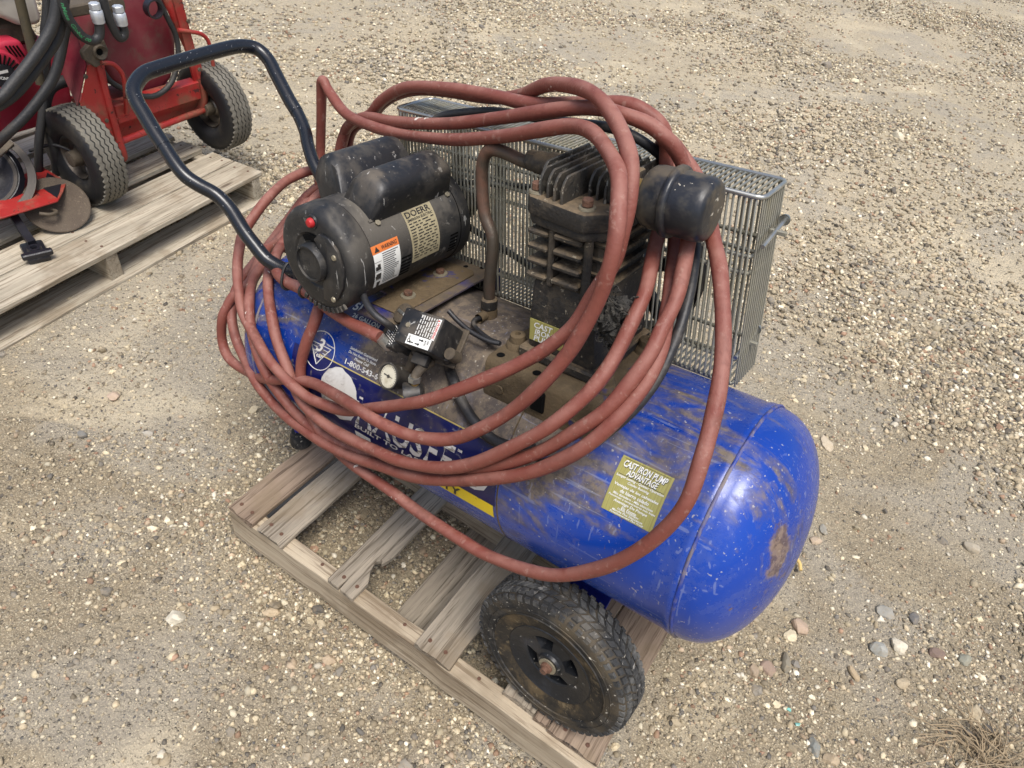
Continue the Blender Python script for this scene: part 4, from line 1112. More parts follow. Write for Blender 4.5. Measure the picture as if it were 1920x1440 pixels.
cov = [(MX + .012, MZ + .052), (MX + .03, MZ + .068), (MX + .055, MZ + .066), (MX + .078, MZ + .045), (MX + .088, MZ + .01), (MX + .082, MZ - .03), (MX + .062, MZ - .062), (MX + .035, MZ - .078), (MX + .018, MZ - .076), (MX + .022, MZ - .04), (MX + .040, MZ - .012), (MX + .040, MZ + .016), (MX + .024, MZ + .036)]
MB().prism(cov, -.2545, -.247, 'y', .0022, None, 2).build('wiring_cover', M['plastic_black'], motor, 40)
for (x, z) in ((MX + .068, MZ + .03), (MX + .05, MZ - .066)):
    MB().lathe([(-.2548, .0), (-.2548, .0062), (-.2575, .005), (-.2575, 0)], 'y', (x, 0, z), 12).build('screw', M['washer'], motor, 40)
bt = MB().lathe([(-.246, .0095), (-.254, .0095), (-.258, .007), (-.259, 0)], 'y', (-.412, 0, .469), 16)
bt.build('reset_button', M['red_button'], motor, 50)
MB().lathe([(-.2455, .015), (-.2495, .0135), (-.2495, 0)], 'y', (-.412, 0, .469), 20).build('button_collar', M['motor'], motor, 40)
for k in range(10):
    a = R(-118 + k * 7.5)
    m = Matrix.Translation((MX, 0, MZ)) @ Matrix.Rotation(-a, 4, 'Y')
    MB().box(MR - .008, MR + .0045, -.2475, -.241, -.0042, .0042, .001, 1, m).build('vent_tooth', M['motor'], motor, 30)
for k in range(6):
    mpatch(MB(), -.117, -.088, -4 - k * 4.5, -6.2 - k * 4.5, MR + .0006, 2, 2).build('vent_slot', M['void'], motor, 0)
    mpatch(MB(), .035, .06, -4 - k * 4.5, -6.2 - k * 4.5, MR + .0006, 2, 2).build('vent_slot', M['void'], motor, 0)
def cap_cover(name, ang, y0, y1, w, h):
    """long rounded capacitor cover lying along the motor"""
    v, f = [], []
    na, ny = 16, 14
    for i in range(ny + 1):
        t = i / ny
        y = y0 + (y1 - y0) * t
        e = min(1.0, math.sin(min(t, .14) / .14 * math.pi / 2), math.sin(min(1 - t, .10) / .10 * math.pi / 2) * 1.0)
        hh = MR - .012 + (h + .012) * (0.35 + .65 * e) if 0 < i < ny else MR - .015
        for j in range(na + 1):
            s = -1 + 2 * j / na
            # squarish dome cross-section in the motor's tangent frame
            tx = w * .5 * math.copysign(abs(math.sin(s * math.pi / 2)) ** .72, s) * (1.0 if 0 < i < ny else .9)
            rz = MR - .02 + (hh - MR + .02) * (max(0, math.cos(s * math.pi / 2)) ** .42)
            a = R(ang)
            v.append((MX + rz * math.cos(a) - tx * math.sin(a), y, MZ + rz * math.sin(a) + tx * math.cos(a)))
    for i in range(ny):
        for j in range(na):
            f.append((i * (na + 1) + j, (i + 1) * (na + 1) + j, (i + 1) * (na + 1) + j + 1, i * (na + 1) + j + 1))
    f.append(tuple(range(na + 1)))
    f.append(tuple(ny * (na + 1) + j for j in range(na + 1)))
    o = MB().add(v, f).build(name, M['plastic_black'], motor, 40)
    return o
cap_cover('capacitor_cover', 66, -.165, .072, .088, .062)
cap_cover('capacitor_cover', 121, -.150, .075, .086, .078)
mpatch(MB(), -.168, .076, 44, 47, MR + .003, 6, 2).build('cover_flange', M['motor'], motor, 40)
mpatch(MB(), -.084, 0.0, -17.5, 41.5, MR + .0008).build('data_plate', M['label_cream'], motor, 60)
mm_ = lambda r: (lambda u, v: mc(u, v, r))
mb = put_text(MB(), 'DOERR', mm_(MR + .0014), -.079, 33.0, .072, 7.0)
put_text(mb, 'EMERSON ELECTRIC', mm_(MR + .0014), -.079, 29.0, .074, 2.8)
ir = random.Random(4)
for k in range(13):
    u = -.079
    a = 26.0 - k * 3.2
    while u < -.010:
        l = ir.uniform(.006, .018)
        mpatch(mb, u, min(u + l, -.006), a, a + 1.2, MR + .0014, 1, 1)
        u += l + ir.uniform(.003, .009)
mb.build('lettering', M['ink'], motor, 0)
mpatch(MB(), -.196, -.119, -28, 21, MR + .0008).build('warning_label', M['white_clean'], motor, 60)
mpatch(MB(), -.196, -.119, 12.5, 21.2, MR + .0012).build('warning_header', M['orange'], motor, 60)
mb = put_text(MB(), 'WARNING', mm_(MR + .0018), -.166, 14.6, .042, 4.4)
mb.add([mc(-.186, 14, MR + .0018), mc(-.172, 14, MR + .0018), mc(-.179, 19.8, MR + .0018)], [(0, 1, 2)])
for k in range(16):
    a = 10 - k * 2.3
    mpatch(mb, -.168, -.168 + ir.uniform(.030, .044), a, a + .8, MR + .0014, 3, 1)
for k in range(3):
    for q in range(5):
        mpatch(mb, -.190 + ir.uniform(0, .008), -.178 + ir.uniform(-.003, .004), 0 - k * 11 - ir.uniform(0, 6), 1.6 - k * 11 - ir.uniform(0, 5), MR + .0014, 1, 1)
    mpatch(mb, -.195, -.172, 3.5 - k * 10.5, 3.9 - k * 10.5, MR + .0014, 2, 1)
mb.build('lettering', M['ink'], motor, 0)
MB().tube(MLEAD, .0075, 8, True, 4).build('motor_lead', M['cable'], motor, 50)

# ---- pump
pump = MB()
pump.prism([(-.004, .262), (.142, .262), (.146, .30), (.140, .36), (.134, .43), (.002, .43), (-.004, .36)], -.098, .10, 'y', .010, None, 2)
pump.box(-.016, .156, -.112, .105, .2625, .284, .004)
pump_o = pump.build('pump', M['cast'], comp, 35)
cyl_b = MB()
cyl_b.box(.006, .128, -.082, .085, .425, .532, .006)
for k in range(4):
    z = .432 + k * .0275
    cyl_b.box(-.008, .034, -.108, .085, z, z + .0095, .003)
    cyl_b.box(.048, .104, -.112, -.06, z + .004, z + .0145, .003)
    cyl_b.box(.10, .142, -.085, .085, z, z + .0095, .003)
cyl_b.box(.0345, .0475, -.106, -.06, .424, .532, .003)
cyl_b.tube([(.113, -.100, .415), (.113, -.100, .532)], .008, 10)
cyl_b.build('cylinder', M['cast'], pump_o, 35)
hd = [(-.016, -.098), (-.004, -.110), (.10, -.124), (.112, -.124), (.142, -.092), (.146, -.08), (.146, .09), (.132, .104), (.0, .104), (-.016, .09)]
inset = [(.065 + (x - .065) * .955, y * .955) for x, y in hd]
flange = MB()
flange.prism(inset, .5325, .549, 'z', .004, None, 2)
flange.build('cylinder_flange', M['cast'], pump_o, 35)
hdp = MB()
hdp.prism(hd, .5495, .582, 'z', .004, None, 2)
head = hdp.build('cylinder_head', M['cast'], pump_o, 35)
for k, y0 in enumerate((-.066, -.098, -.100, -.106, -.110, -.052, -.056, -.060, -.060)):
    x = -.010 + k * .0172
    zt = .626
    MB().prism([(y0, .581), (y0, .581 + .026), (y0 + .006, zt - .008), (y0 + .016, zt), (.080, zt), (.092, zt - .012), (.094, .581)], x - .0024, x + .0024, 'x', .0009).build('cooling_fin', M['fin'], pump_o, 30)
for (x, y) in ((-.004, -.088), (.102, -.098), (.118, .06), (.0, .075)):
    MB().lathe([(.5825, .0), (.5825, .0145), (.5865, .014), (.5865, 0)], 'z', (x, y, 0), 18).build('washer', M['washer'], pump_o, 40)
    b = MB()
    hexbolt(b, (x, y, .5865), (0, 0, 1), .0105, .014)
    b.build('bolt', M['rust'], pump_o, 30)
# nameplate
bd = MB().box(.002, .078, -.1005, -.0985, .300, .345, .0)
bd.build('nameplate', M['label_gold'], pump_o, 0)
fm = lambda u, v: Vector((u, -.1012, v))
mb = put_text(MB(), 'CAST', fm, .012, .3290, .042, .0125)
put_text(mb, 'IRON', fm, .014, .3150, .040, .0125)
put_text(mb, 'PUMP', fm, .012, .3010, .046, .0125)
mb.build('lettering', M['white_clean'], pump_o, 0)
# saddle casting under the pump
sad = MB()
sad.prism([(-.165, .166), (-.158, .250), (-.148, .262), (.13, .262), (.135, .25), (.14, .16)], -.062, .190, 'x', .006, None, 2)
sad.build('pump_saddle', M['dirt_top'], comp, 35)
sd = bpy.data.objects['pump_saddle']
for (x, y) in ((-.035, -.086), (-.035, .06), (.172, -.10), (.172, .06)):
    MB().lathe([(.2622, .024), (.270, .022), (.274, .017), (.288, .0155), (.290, .012), (.290, .006), (.282, .005), (.282, 0)], 'z', (x, y, 0), 22).build('saddle_boss', M['dirt_top'], sd, 40)
for (x, y) in ((-.040, -.134), (.16, -.135), (.05, -.14)):
    MB().lathe([(.2624, 0), (.2624, .0085)], 'z', (x, y, 0), 16).build('bolt_hole', M['void'], sd, 0)
for x in (-.02, .15):
    MB().lathe([(-.1655, 0), (-.1655, .0085), (-.163, .010)], 'y', (x, 0, .205), 16).build('rivet', M['dirt_top'], sd, 40)
MB().box(.055, .085, -.168, -.10, .196, .240, .003).build('slot', M['void'], sd, 0)
# ---- intake filter
FZ, FY = .604, -.030
fi = MB().lathe([(.170, .001), (.170, .034), (.173, .043), (.180, .0490), (.190, .0510), (.212, .0515), (.2145, .0560), (.218, .0578), (.2235, .0578), (.2262, .0560), (.228, .0515), (.268, .0512), (.278, .0495), (.2835, .0450), (.2855, .038), (.2858, .001)], 'x', (0, FY, FZ), 56)
filt = fi.build('intake_filter', M['filter'], comp, 40)
MB().lathe([(.130, .022), (.166, .022)], 'x', (0, FY, FZ), 24).build('filter_neck', M['brass'], filt, 40)
MB().prism([(-.06, .583), (.01, .583), (.012, .632), (-.062, .632)], .112, .146, 'x', .006, None, 2).build('intake_boss', M['cast'], pump_o, 35)
# ---- discharge tube
tp = [(-.030, .012, .598), (-.075, .012, .592), (-.105, .013, .588), (-.160, .016, .594), (-.190, .016, .590), (-.206, .016, .565), (-.208, .016, .515), (-.196, .010, .462), (-.172, .004, .425), (-.168, .0, .385), (-.172, -.003, .33), (-.172, -.004, .283)]
tb = MB().tube(tp, .0125, 12, True, 6).build('discharge_tube', M['tubing'], comp, 60)
b = MB()
hexbolt(b, (-.068, .012, .594), (-1, .03, 0), .021, .028)
b.build('tube_nut', M['cast'], tb, 30)
MB().lathe([(-.074, .017), (-.074, .021), (-.05, .021), (-.045, .024), (-.012, .024)], 'x', (0, .012, .594), 20).build('tube_fitting', M['cast'], tb, 40)
b = MB()
hexbolt(b, (-.172, -.004, .262), (0, 0, 1), .020, .026)
b.build('tube_nut', M['cast'], tb, 30)
el = MB().lathe([(.225, .018), (.262, .018), (.262, .0)], 'z', (-.172, -.004, 0), 18)
el.lathe([(-.036, .0105), (0, .0105)], 'y', (-.172, -.004, .252), 14)
el.build('check_valve', M['dirt_top'], tb, 40)
MB().tube([(-.172, -.034, .252), (-.174, -.05, .253), (-.168, -.062, .250), (-.14, -.075, .248), (-.105, -.085, .248), (-.075, -.092, .254)], .0052, 8, True, 4).build('bleed_line', M['cable'], tb, 50)
MB().tube([(-.198, -.105, .29), (-.175, -.104, .275), (-.14, -.104, .262), (-.10, -.100, .255), (-.075, -.092, .254)], .0052, 8, True, 4).build('bleed_line', M['cable'], tb, 50)
# ---- pressure switch (box lies square to the tank's radius at 45 degrees)
e1 = Vector((.995, .10, .02)).normalized()
e3 = Vector((0, -.7071, .7071))
e2 = e3.cross(e1).normalized()
e1 = e2.cross(e3).normalized()
org = Vector((-.169, -.2245, .313))
SM = Matrix((e1, e2, e3)).transposed().to_4x4()
SM.translation = org
psw = MB().box(-.048, .048, -.0355, .0355, -.078, 0, .005, 2, SM).build('pressure_switch', M['plastic_black'], comp, 35)
MB().box(-.053, .056, -.041, .041, -.086, -.0785, .002, 1, SM).build('switch_base', M['grime'], psw, 30)
def sm(z):
    return lambda u, v: SM @ Vector((u, v, z))
mb = MB()
mb.add([sm(.0006)(*p) for p in ((-.016, -.033), (.040, -.033), (.040, -.013), (-.016, -.013))], [(0, 1, 2, 3)])
mb.build('instruction_label', M['white_clean'], psw, 0)
mb = MB()
mb.add([sm(.0006)(*p) for p in ((.036, -.0125), (.044, -.0125), (.044, .030), (.036, .030))], [(0, 1, 2, 3)])
mb.build('warning_strip', M['white_clean'], psw, 0)
mb = MB()
wmap = lambda u, v: SM @ Vector((.0370 + v, .0285 - u, .0012))
put_text(mb, 'WARNING', wmap, .006, 0, .033, .0062)
mb.add([wmap(0, 0), wmap(.0045, 0), wmap(.0022, .0055)], [(0, 1, 2)])
mb.build('lettering', M['red_print'], psw, 0)
mb = MB()
for k in range(7):
    u = .032 - k * .0058
    y = .029
    while y > -.009:
        l = ir.uniform(.004, .012)
        mb.add([sm(.0006)(*p) for p in ((u, y), (u + .0022, y), (u + .0022, max(y - l, -.011)), (u, max(y - l, -.011)))], [(0, 1, 2, 3)])
        y -= l + ir.uniform(.001, .0035)
mb.build('lettering', M['label_white'], psw, 0)
mb = MB()
smap = lambda u, v: SM @ Vector((u, v, .0012))
put_text(mb, 'OFF', lambda u, v: SM @ Vector((-.0125 + v, -.015 - u, .0012)), 0, 0, .008, .004)
put_text(mb, 'AUTO', lambda u, v: SM @ Vector((.026 + v, -.016 - u, .0012)), 0, 0, .011, .004)
put_text(mb, 'ON/', lambda u, v: SM @ Vector((.032 + v, -.016 - u, .0012)), 0, 0, .008, .004)
for (x, y, d) in ((-.002, -.028, -1), (.010, -.028, 1), (.016, -.019, 1)):
    mb.add([smap(x - .004, y - .0012), smap(x + .004, y - .0012), smap(x + .004, y + .0012), smap(x - .004, y + .0012)], [(0, 1, 2, 3)])
    mb.add([smap(x + d * .003, y - .003), smap(x + d * .008, y), smap(x + d * .003, y + .003)], [(0, 1, 2)])
mb.lathe([(.0012, .0022), (.0012, .0038)], 'z', (-.010, -.026, 0), 14, SM)
mb.build('lettering', M['ink'], psw, 0)
MB().lathe([(0.0003, .0052), (.002, .0045), (.002, 0)], 'z', (-.026, .002, 0), 14, SM).build('screw', M['washer'], psw, 40)
MB().box(-.024, .014, -.060, -.036, -.062, -.046, .004, 2, SM).build('selector_lever', M['plastic_black'], psw, 35)
MB().lathe([(-.13, .018), (-.086, .018)], 'z', (0, .0, 0), 16, SM).build('switch_stem', M['grime'], psw, 40)
MB().lathe([(-.070, .0), (-.070, .012), (-.04, .012), (-.04, 0)], 'z', (.060, -.02, 0), 14, SM).build('cable_clamp', M['grime'], psw, 40)
# ---- regulator knob with printed top
RM = Matrix.Translation((-.252, -.214, .262)) @ Vector((-.25, -.60, .75)).to_track_quat('Z', 'Y').to_matrix().to_4x4()
reg = MB().lathe([(-.055, .018), (-.03, .018), (-.028, .026), (-.004, .0275), (0, .0255), (0, 0)], 'z', (0, 0, 0), 32, RM).build('regulator', M['plastic_black'], comp, 35)
mb = MB()
for k in range(9):
    y = -.017 + k * .0042
    w = math.sqrt(max(0, .022 ** 2 - y * y))
    u = -w
    while u < w - .003:
        l = ir.uniform(.004, .010)
        mb.add([RM @ Vector(p) for p in ((u, y, .0006), (min(u + l, w), y, .0006), (min(u + l, w), y + .0018, .0006), (u, y + .0018, .0006))], [(0, 1, 2, 3)])
        u += l + ir.uniform(.001, .005)
mb.build('lettering', M['label_white'], reg, 0)
MB().tube([(-.258, -.220, .235), tuple(HOSE['hose'][0])], .0110, 12, True, 2).build('hose_nipple', M['zinc2'], reg, 40)
KM = Matrix.Translation((-.268, -.168, .288)) @ Vector((-.2, -.65, .73)).to_track_quat('Z', 'Y').to_matrix().to_4x4()
MB().lathe([(-.05, .022), (0, .022), (.002, .018), (.002, 0)], 'z', (0, 0, 0), 24, KM).build('relief_cap', M['grime'], reg, 40)
MB().box(-.012, .012, -.0035, .0035, .0022, .0045, .001, 1, KM).build('cap_tab', M['zinc2'], reg, 30)
# ---- pressure gauges
def gauge(p, d, r, depth, name):
    q = Vector(d).to_track_quat('Z', 'Y').to_matrix().to_4x4()
    m = Matrix.Translation(p) @ q
    g = MB().lathe([(-depth, 0), (-depth, r * .62), (-depth * .85, r * .9), (-depth * .5, r * .93), (-.006, r * .95), (-.003, r), (.0025, r), (.003, r * .9), (0, r * .84)], 'z', (0, 0, 0), 36, m).build(name, M['plastic_black'], comp, 40)
    MB().lathe([(-.001, r * .86), (-.001, 0)], 'z', (0, 0, 0), 32, m).build('dial_face', M['gauge_face'], g, 0)
    nb_ = MB()
    nb_.add([m @ Vector(p_) for p_ in ((-r * .5, -.0012, .0003), (r * .45, -.0004, .0003), (r * .45, .0004, .0003), (-r * .5, .0012, .0003))], [(0, 1, 2, 3)])
    nb_.lathe([(.0002, .0035), (.0018, .003), (.0018, 0)], 'z', (0, 0, 0), 12, m)
    for k in range(22):
        a = R(-45 + k * 270 / 21)
        c_, s_ = math.cos(a), math.sin(a)
        nb_.add([m @ Vector((r * u * c_ - w * s_, r * u * s_ + w * c_, .0002)) for u, w in ((.68, -.0004), (.78, -.0004), (.78, .0004), (.68, .0004))], [(0, 1, 2, 3)])
    nb_.build('dial_needle', M['ink'], g, 0)
    return g
g1 = gauge((-.243, -.243, .182), (-.10, -.86, .46), .0285, .045, 'pressure_gauge')
MB().tube([(-.238, -.205, .168), (-.225, -.200, .190), (-.212, -.195, .225)], .010, 10, True, 3).build('gauge_stem', M['grime'], g1, 40)
g2 = gauge((-.176, -.262, .176), (-.72, -.66, -.12), .0255, .036, 'pressure_gauge')
MB().lathe([(.185, .0085), (.212, .0085)], 'z', (-.163, -.248, 0), 12).build('gauge_stem', M['brass'], g2, 40)
MB().lathe([(.208, .013), (.219, .013), (.219, 0)], 'z', (-.163, -.248, 0), 6).build('stem_nut', M['zinc2'], g2, 20)
MB().tube([(-.163, -.248, .214), (-.163, -.235, .226), (-.163, -.20, .228)], .010, 10, True, 3).build('stem_elbow', M['grime'], g2, 40)

# ---- belt drive
fw = MB()
FC = (.062, 0, .365)
fw.lathe([(.165, .150), (.165, .132), (.205, .132), (.205, .150), (.192, .144), (.185, .138), (.178, .144), (.165, .150)], 'y', FC, 56)
fw.lathe([(.155, .001), (.155, .036), (.215, .036), (.215, .001)], 'y', FC, 28)
for k in range(5):
    a = R(20 + 72 * k)
    m = Matrix.Translation(FC) @ Matrix.Rotation(-a, 4, 'Y')
    fw.box(.030, .136, .176, .196, -.014, .014, .004, 1, m)
fw.build('flywheel', M['blackpaint'], comp, 35)
MB().lathe([(.10, .012), (.165, .012), (.165, .048), (.175, .044), (.185, .036), (.195, .044), (.205, .048), (.205, .001)], 'y', (MX, 0, MZ), 32).build('motor_pulley', M['blackpaint'], comp, 35)
bl = []
r1, r2 = .041, .142
dx, dz = FC[0] - MX, FC[2] - MZ
dd = math.hypot(dx, dz)
ba = math.atan2(dz, dx)
th = math.acos((r1 - r2) / dd)
n1 = [ba + th + (2 * math.pi - 2 * th) * k / 16 for k in range(17)]
n2 = [ba - th + 2 * th * k / 32 for k in range(33)]
path = [(MX + r1 * math.cos(a), MZ + r1 * math.sin(a)) for a in n1] + [(FC[0] + r2 * math.cos(a), FC[2] + r2 * math.sin(a)) for a in n2]
v, f = [], []
for (x, z) in path:
    for (oy, q) in ((.179, .997), (.191, .997), (.193, 1.02), (.177, 1.02)):
        v.append((x, oy, z if q < 1 else z))
for i, (x, z) in enumerate(path):
    cx, cz, rr = (MX, MZ, r1) if i < 17 else (FC[0], FC[2], r2)
    for k, off in ((0, 0), (1, 0), (2, .009), (3, .009)):
        s_ = (rr + off) / rr
        v[i * 4 + k] = (cx + (x - cx) * s_, v[i * 4 + k][1], cz + (z - cz) * s_)
n = len(path)
for i in range(n):
    j = (i + 1) % n
    for k in range(4):
        f.append((i * 4 + k, i * 4 + (k + 1) % 4, j * 4 + (k + 1) % 4, j * 4 + k))
MB().add(v, f).build('drive_belt', M['rubber_dark'], comp, 30)
# ---- wire belt guard
GX0, GX1 = -.549, .322
GY0, GY1 = .132, .2445
GZ0, GZ1 = .205, .586
def gxr(z, x):      # right end leans a little
    t = (x - GX0) / (GX1 - GX0)
    return x + t * (.014 - (z - GZ0) / (GZ1 - GZ0) * .030)
def gp_(x, y, z):
    return (gxr(z, x), y, z)
gu = empty_part('belt_guard', comp)
wires = MB()
nw = 84
for k in range(1, nw):
    x = GX0 + (GX1 - GX0) * k / nw + random.uniform(-.0008, .0008)
    c = .010
    loop = [(GY0, GZ0 + c), (GY0, GZ1 - c), (GY0 + c * .3, GZ1 - c * .3), (GY0 + c, GZ1), (GY1 - c, GZ1), (GY1 - c * .3, GZ1 - c * .3), (GY1, GZ1 - c), (GY1, GZ0 + c), (GY1 - c * .3, GZ0 + c * .3), (GY1 - c, GZ0), (GY0 + c, GZ0), (GY0 + c * .3, GZ0 + c * .3), (GY0, GZ0 + c)]
    wires.tube([gp_(x, y, z) for y, z in loop], .0025, 6, False)
for side, x in ((0, GX0), (1, GX1)):
    for k in range(10):
        y = GY0 + .006 + (GY1 - GY0 - .012) * k / 9
        wires.tube([gp_(x, y, GZ0), gp_(x, y, GZ1)], .0024, 6, True)
tag(wires.build('wire_grille', M['zinc'], gu, 60), None, None, None, 'stuff')
def hloop(z, r, inset=0.0):
    c = .014
    a, b, p, q = GX0 + inset, GX1 - inset, GY0 + inset, GY1 - inset
    pts = [(a + c, p), (b - c, p), (b - c * .3, p + c * .3), (b, p + c), (b, q - c), (b - c * .3, q - c * .3), (b - c, q), (a + c, q), (a + c * .3, q - c * .3), (a, q - c), (a, p + c), (a + c * .3, p + c * .3), (a + c, p)]
    return MB().tube([gp_(x, y, z) for x, y in pts], r, 8, False)
for z, r, i in ((GZ1 - .001, .0046, -.002), (.474, .0042, .0055), (.442, .0042, .0055), (.262, .0042, .0055), (GZ0 + .002, .0042, .0055)):
    hloop(z, r, i).build('frame_wire', M['zinc2'] if z > .5 else M['zinc'], gu, 50)
for z in (.515, .285):
    cb = MB().tube([(GX1 + .004, GY0 - .002, z - .012), (GX1 + .004, GY1 - .012, z + .008)], .0042, 10)
    cl = cb.build('clamp_bolt', M['zinc2'], gu, 40)
    q = MB()
    hexbolt(q, (GX1 + .004, GY1 - .018, z + .008), (0, 1, .15), .0085, .008)
    q.lathe([(GY1 - .021, .0105), (GY1 - .018, .0105), (GY1 - .018, 0)], 'y', (GX1 + .004, 0, z + .008), 18)
    q.build('clamp_nut', M['zinc2'], cl, 35)
    MB().box(GX1 - .006, GX1 + .024, GY0 + .05, GY0 + .058, z - .006, z + .002, .001).build('clamp_tab', M['zinc'], cl, 30)
# ---- cables on the tank
def tank_cable(pts, r, name, mat, parent):
    return MB().tube(pts, r, 10, True, 5).build(name, mat, parent, 60)
CABLE = [(-.118,-.20,.262), (-0.152,-0.160,0.198), (-0.124,-0.176,0.183), (-0.092,-0.194,0.164), (-0.057,-0.207,0.148), (-0.035,-0.212,0.140), (-0.001,-0.218,0.131), (0.029,-0.218,0.130), (0.059,-0.215,0.136), (0.095,-0.206,0.149)]
hb = MB()
hr_ = random.Random(77)
for k_ in HOSE:
    HOSE[k_] = [tuple(c_ + (hr_.uniform(-.001, .001) if 2 < i_ < len(HOSE[k_]) - 3 else 0) for c_ in p_) for i_, p_ in enumerate(HOSE[k_])]
for k_ in ('hose',):
    sd_ = len(hb.v)
    hb.tube(HOSE[k_], .0128, 14, True, 6, lambda t: 1 + .03 * math.sin(t * 361) + .025 * math.sin(t * 943))
hose = hb.build('air_hose', M['hose'], None, 60)
hose.matrix_world = comp.matrix_world
_a, _b = Vector(HOSE['hose'][-2]), Vector(HOSE['hose'][-1])
MB().lathe([(-.012, .0), (-.012, .0155), (.016, .0155), (.018, .012), (.034, .012), (.036, .0)], 'z', (0, 0, 0), 16, Matrix.Translation(_b) @ (_b - _a).to_track_quat('Z', 'Y').to_matrix().to_4x4()).build('hose_coupling', M['brass'], hose, 40)
tag(hose, 'long faded red rubber air hose coiled over the compressor', 'hose')
pcd = MB().tube(HOSE['cord'], .0092, 10, True, 6).build('power_cable', M['cable'], None, 60)
pcd.matrix_world = comp.matrix_world
tag(pcd, 'black power cable running under the red hose coils beside the wire guard', 'cable')
pc = tank_cable(CABLE, .0115, 'switch_cable', M['cable'], comp)
# black ties holding handle and hose
for i, (ya, za, lab) in enumerate(((-.118, .222, 'thin black zip tie round the handle foot and red hose'), (-.155, .215, 'black zip tie round the red hose under the motor'))):
    pass
t1 = spline([Vector(p) for p in HOSE['hose'][:11]], 6)
def tie(center, tang, r, lab, stretch=None):
    t = tang.normalized()
    a = t.orthogonal().normalized()
    b = t.cross(a)
    pts = [center + (a * math.cos(R(k * 15)) + b * math.sin(R(k * 15))) * r + (stretch * max(0, (a * math.cos(R(k * 15)) + b * math.sin(R(k * 15))).dot(stretch.normalized())) if stretch else Vector((0, 0, 0))) for k in range(25)]
    mb = MB().tube(pts, .0032, 6, False)
    o = mb.build('cable_tie', M['cable'], None, 60)
    o.matrix_world = comp.matrix_world
    return tag(o, lab, 'cable tie')
tie(t1[34], t1[35] - t1[33], .0150, 'black zip tie round the red hose just under the motor front')
tie(t1[41], t1[42] - t1[40], .0155, 'longer black zip tie binding the handle foot to the red hose', Vector((.0, .008, .030)))
# grey lint caught behind the hoses
lr = random.Random(21)
lb = MB()
for q_, r_ in (((.190, -.128, .442), .017), ((.184, -.130, .420), .019), ((.194, -.128, .398), .016), ((.180, -.126, .392), .011), ((.200, -.126, .452), .012)):
    bm = bmesh.new()
    bmesh.ops.create_icosphere(bm, subdivisions=3, radius=r_)
    for v_ in bm.verts:
        v_.co *= 1 + lr.gauss(0, .16)
        v_.co.z *= 1.25
    lb._bm(bm, Matrix.Translation(q_))
for k in range(200):
    p = Vector((.188, -.130, .42)) + Vector((lr.gauss(0, .013), lr.gauss(0, .008), lr.gauss(0, .024)))
    pts = [p]
    d = Vector((lr.gauss(0, 1), lr.gauss(0, .6), lr.gauss(0, 1))).normalized()
    for q in range(5):
        d = (d + Vector((lr.gauss(0, .5), lr.gauss(0, .5), lr.gauss(0, .5)))).normalized()
        pts.append(pts[-1] + d * .0045)
    lb.tube(pts, lr.uniform(.0006, .0016), 4, False)
lo = lb.build('lint_clump', M['lint'], None, 60)
lo.matrix_world = comp.matrix_world
tag(lo, 'grey matted clump of lint caught beside the pump between hoses', 'lint')

# ------------------------------------------------------------------ red hydraulic machine on the left pallet
hyd = empty('hydraulic_power_unit', 'red wheeled hydraulic power unit with engine, on the pale pallet', 'power unit', (-1.6, 1.0, .121))
HO = Vector((-1.6, 1.0, .121))
def hm(mb):
    mb.v = [tuple(Vector(p) - HO) for p in mb.v]
    return mb
def big_wheel(c, r, hw):
    w = empty_part('wheel', hyd)
    ri = r * .46
    P_ = [(-hw * .62, ri), (-hw * .9, ri + .012), (-hw * 1.04, ri + .04), (-hw, r - .03), (-hw * .9, r - .012), (-hw * .74, r - .005), (-hw * .3, r - .002), (hw * .3, r - .002), (hw * .74, r - .005), (hw * .9, r - .012), (hw, r - .03), (hw * 1.04, ri + .04), (hw * .9, ri + .012), (hw * .62, ri)]
    hm(MB().lathe(P_, 'y', c, 64)).build('tyre', M['rubber_dark'], w, 50)
    tr = MB()
    ribs = [(-.80, -.54), (-.45, -.195), (-.105, .105), (.195, .45), (.54, .80)]
    N = 44
    for (a, b) in ribs:
        crown = lambda t: r - .002 - .008 * abs(t) ** 2.5
        v, f = [], []
        for i in range(N * 2):
            an = math.pi * i / N
            z = (.055 if i % 2 else -.055)
            for (t, rr) in ((a + z, crown(a) - .008), (a + z, crown(a) + .0045), (b + z, crown(b) + .0045), (b + z, crown(b) - .008)):
                v.append((c[0] + rr * math.cos(an), c[1] + hw * t, c[2] + rr * math.sin(an)))
        M2 = N * 2
        for i in range(M2):
            j = (i + 1) % M2
            for k in range(3):
                f.append((i * 4 + k, i * 4 + k + 1, j * 4 + k + 1, j * 4 + k))
        tr.add(v, f)
    hm(tr).build('tread', M['rubber_grey'], w, 0)
    hm(MB().lathe([(-hw * .62, ri), (-hw * .70, ri - .006), (-hw * .60, ri - .010), (-hw * .2, ri - .016), (-hw * .1, .05), (-hw * .35, .035), (-hw * .35, .0)], 'y', c, 48)).build('rim', M['steel'], w, 40)
    hm(MB().lathe([(-hw * .3, .032), (-hw * .95, .030), (-hw * 1.0, .02), (-hw * 1.0, 0)], 'y', c, 24)).build('hub', M['grime'], w, 40)
big_wheel((-1.605, .715, .310), .190, .062)
big_wheel((-1.655, 1.385, .310), .190, .062)
hm(MB().tube([(-1.605, .74, .31), (-1.655, 1.36, .31)], .014, 12)).build('axle', M['red'], hyd, 50)
hm(MB().tube([(-1.655, .90, .66), (-1.62, .868, .50), (-1.60, .862, .33), (-1.60, .865, .268), (-1.63, .875, .235), (-1.70, .89, .222), (-1.95, .89, .222)], .020, 12, True, 5)).build('frame_tube', M['red'], hyd, 50)
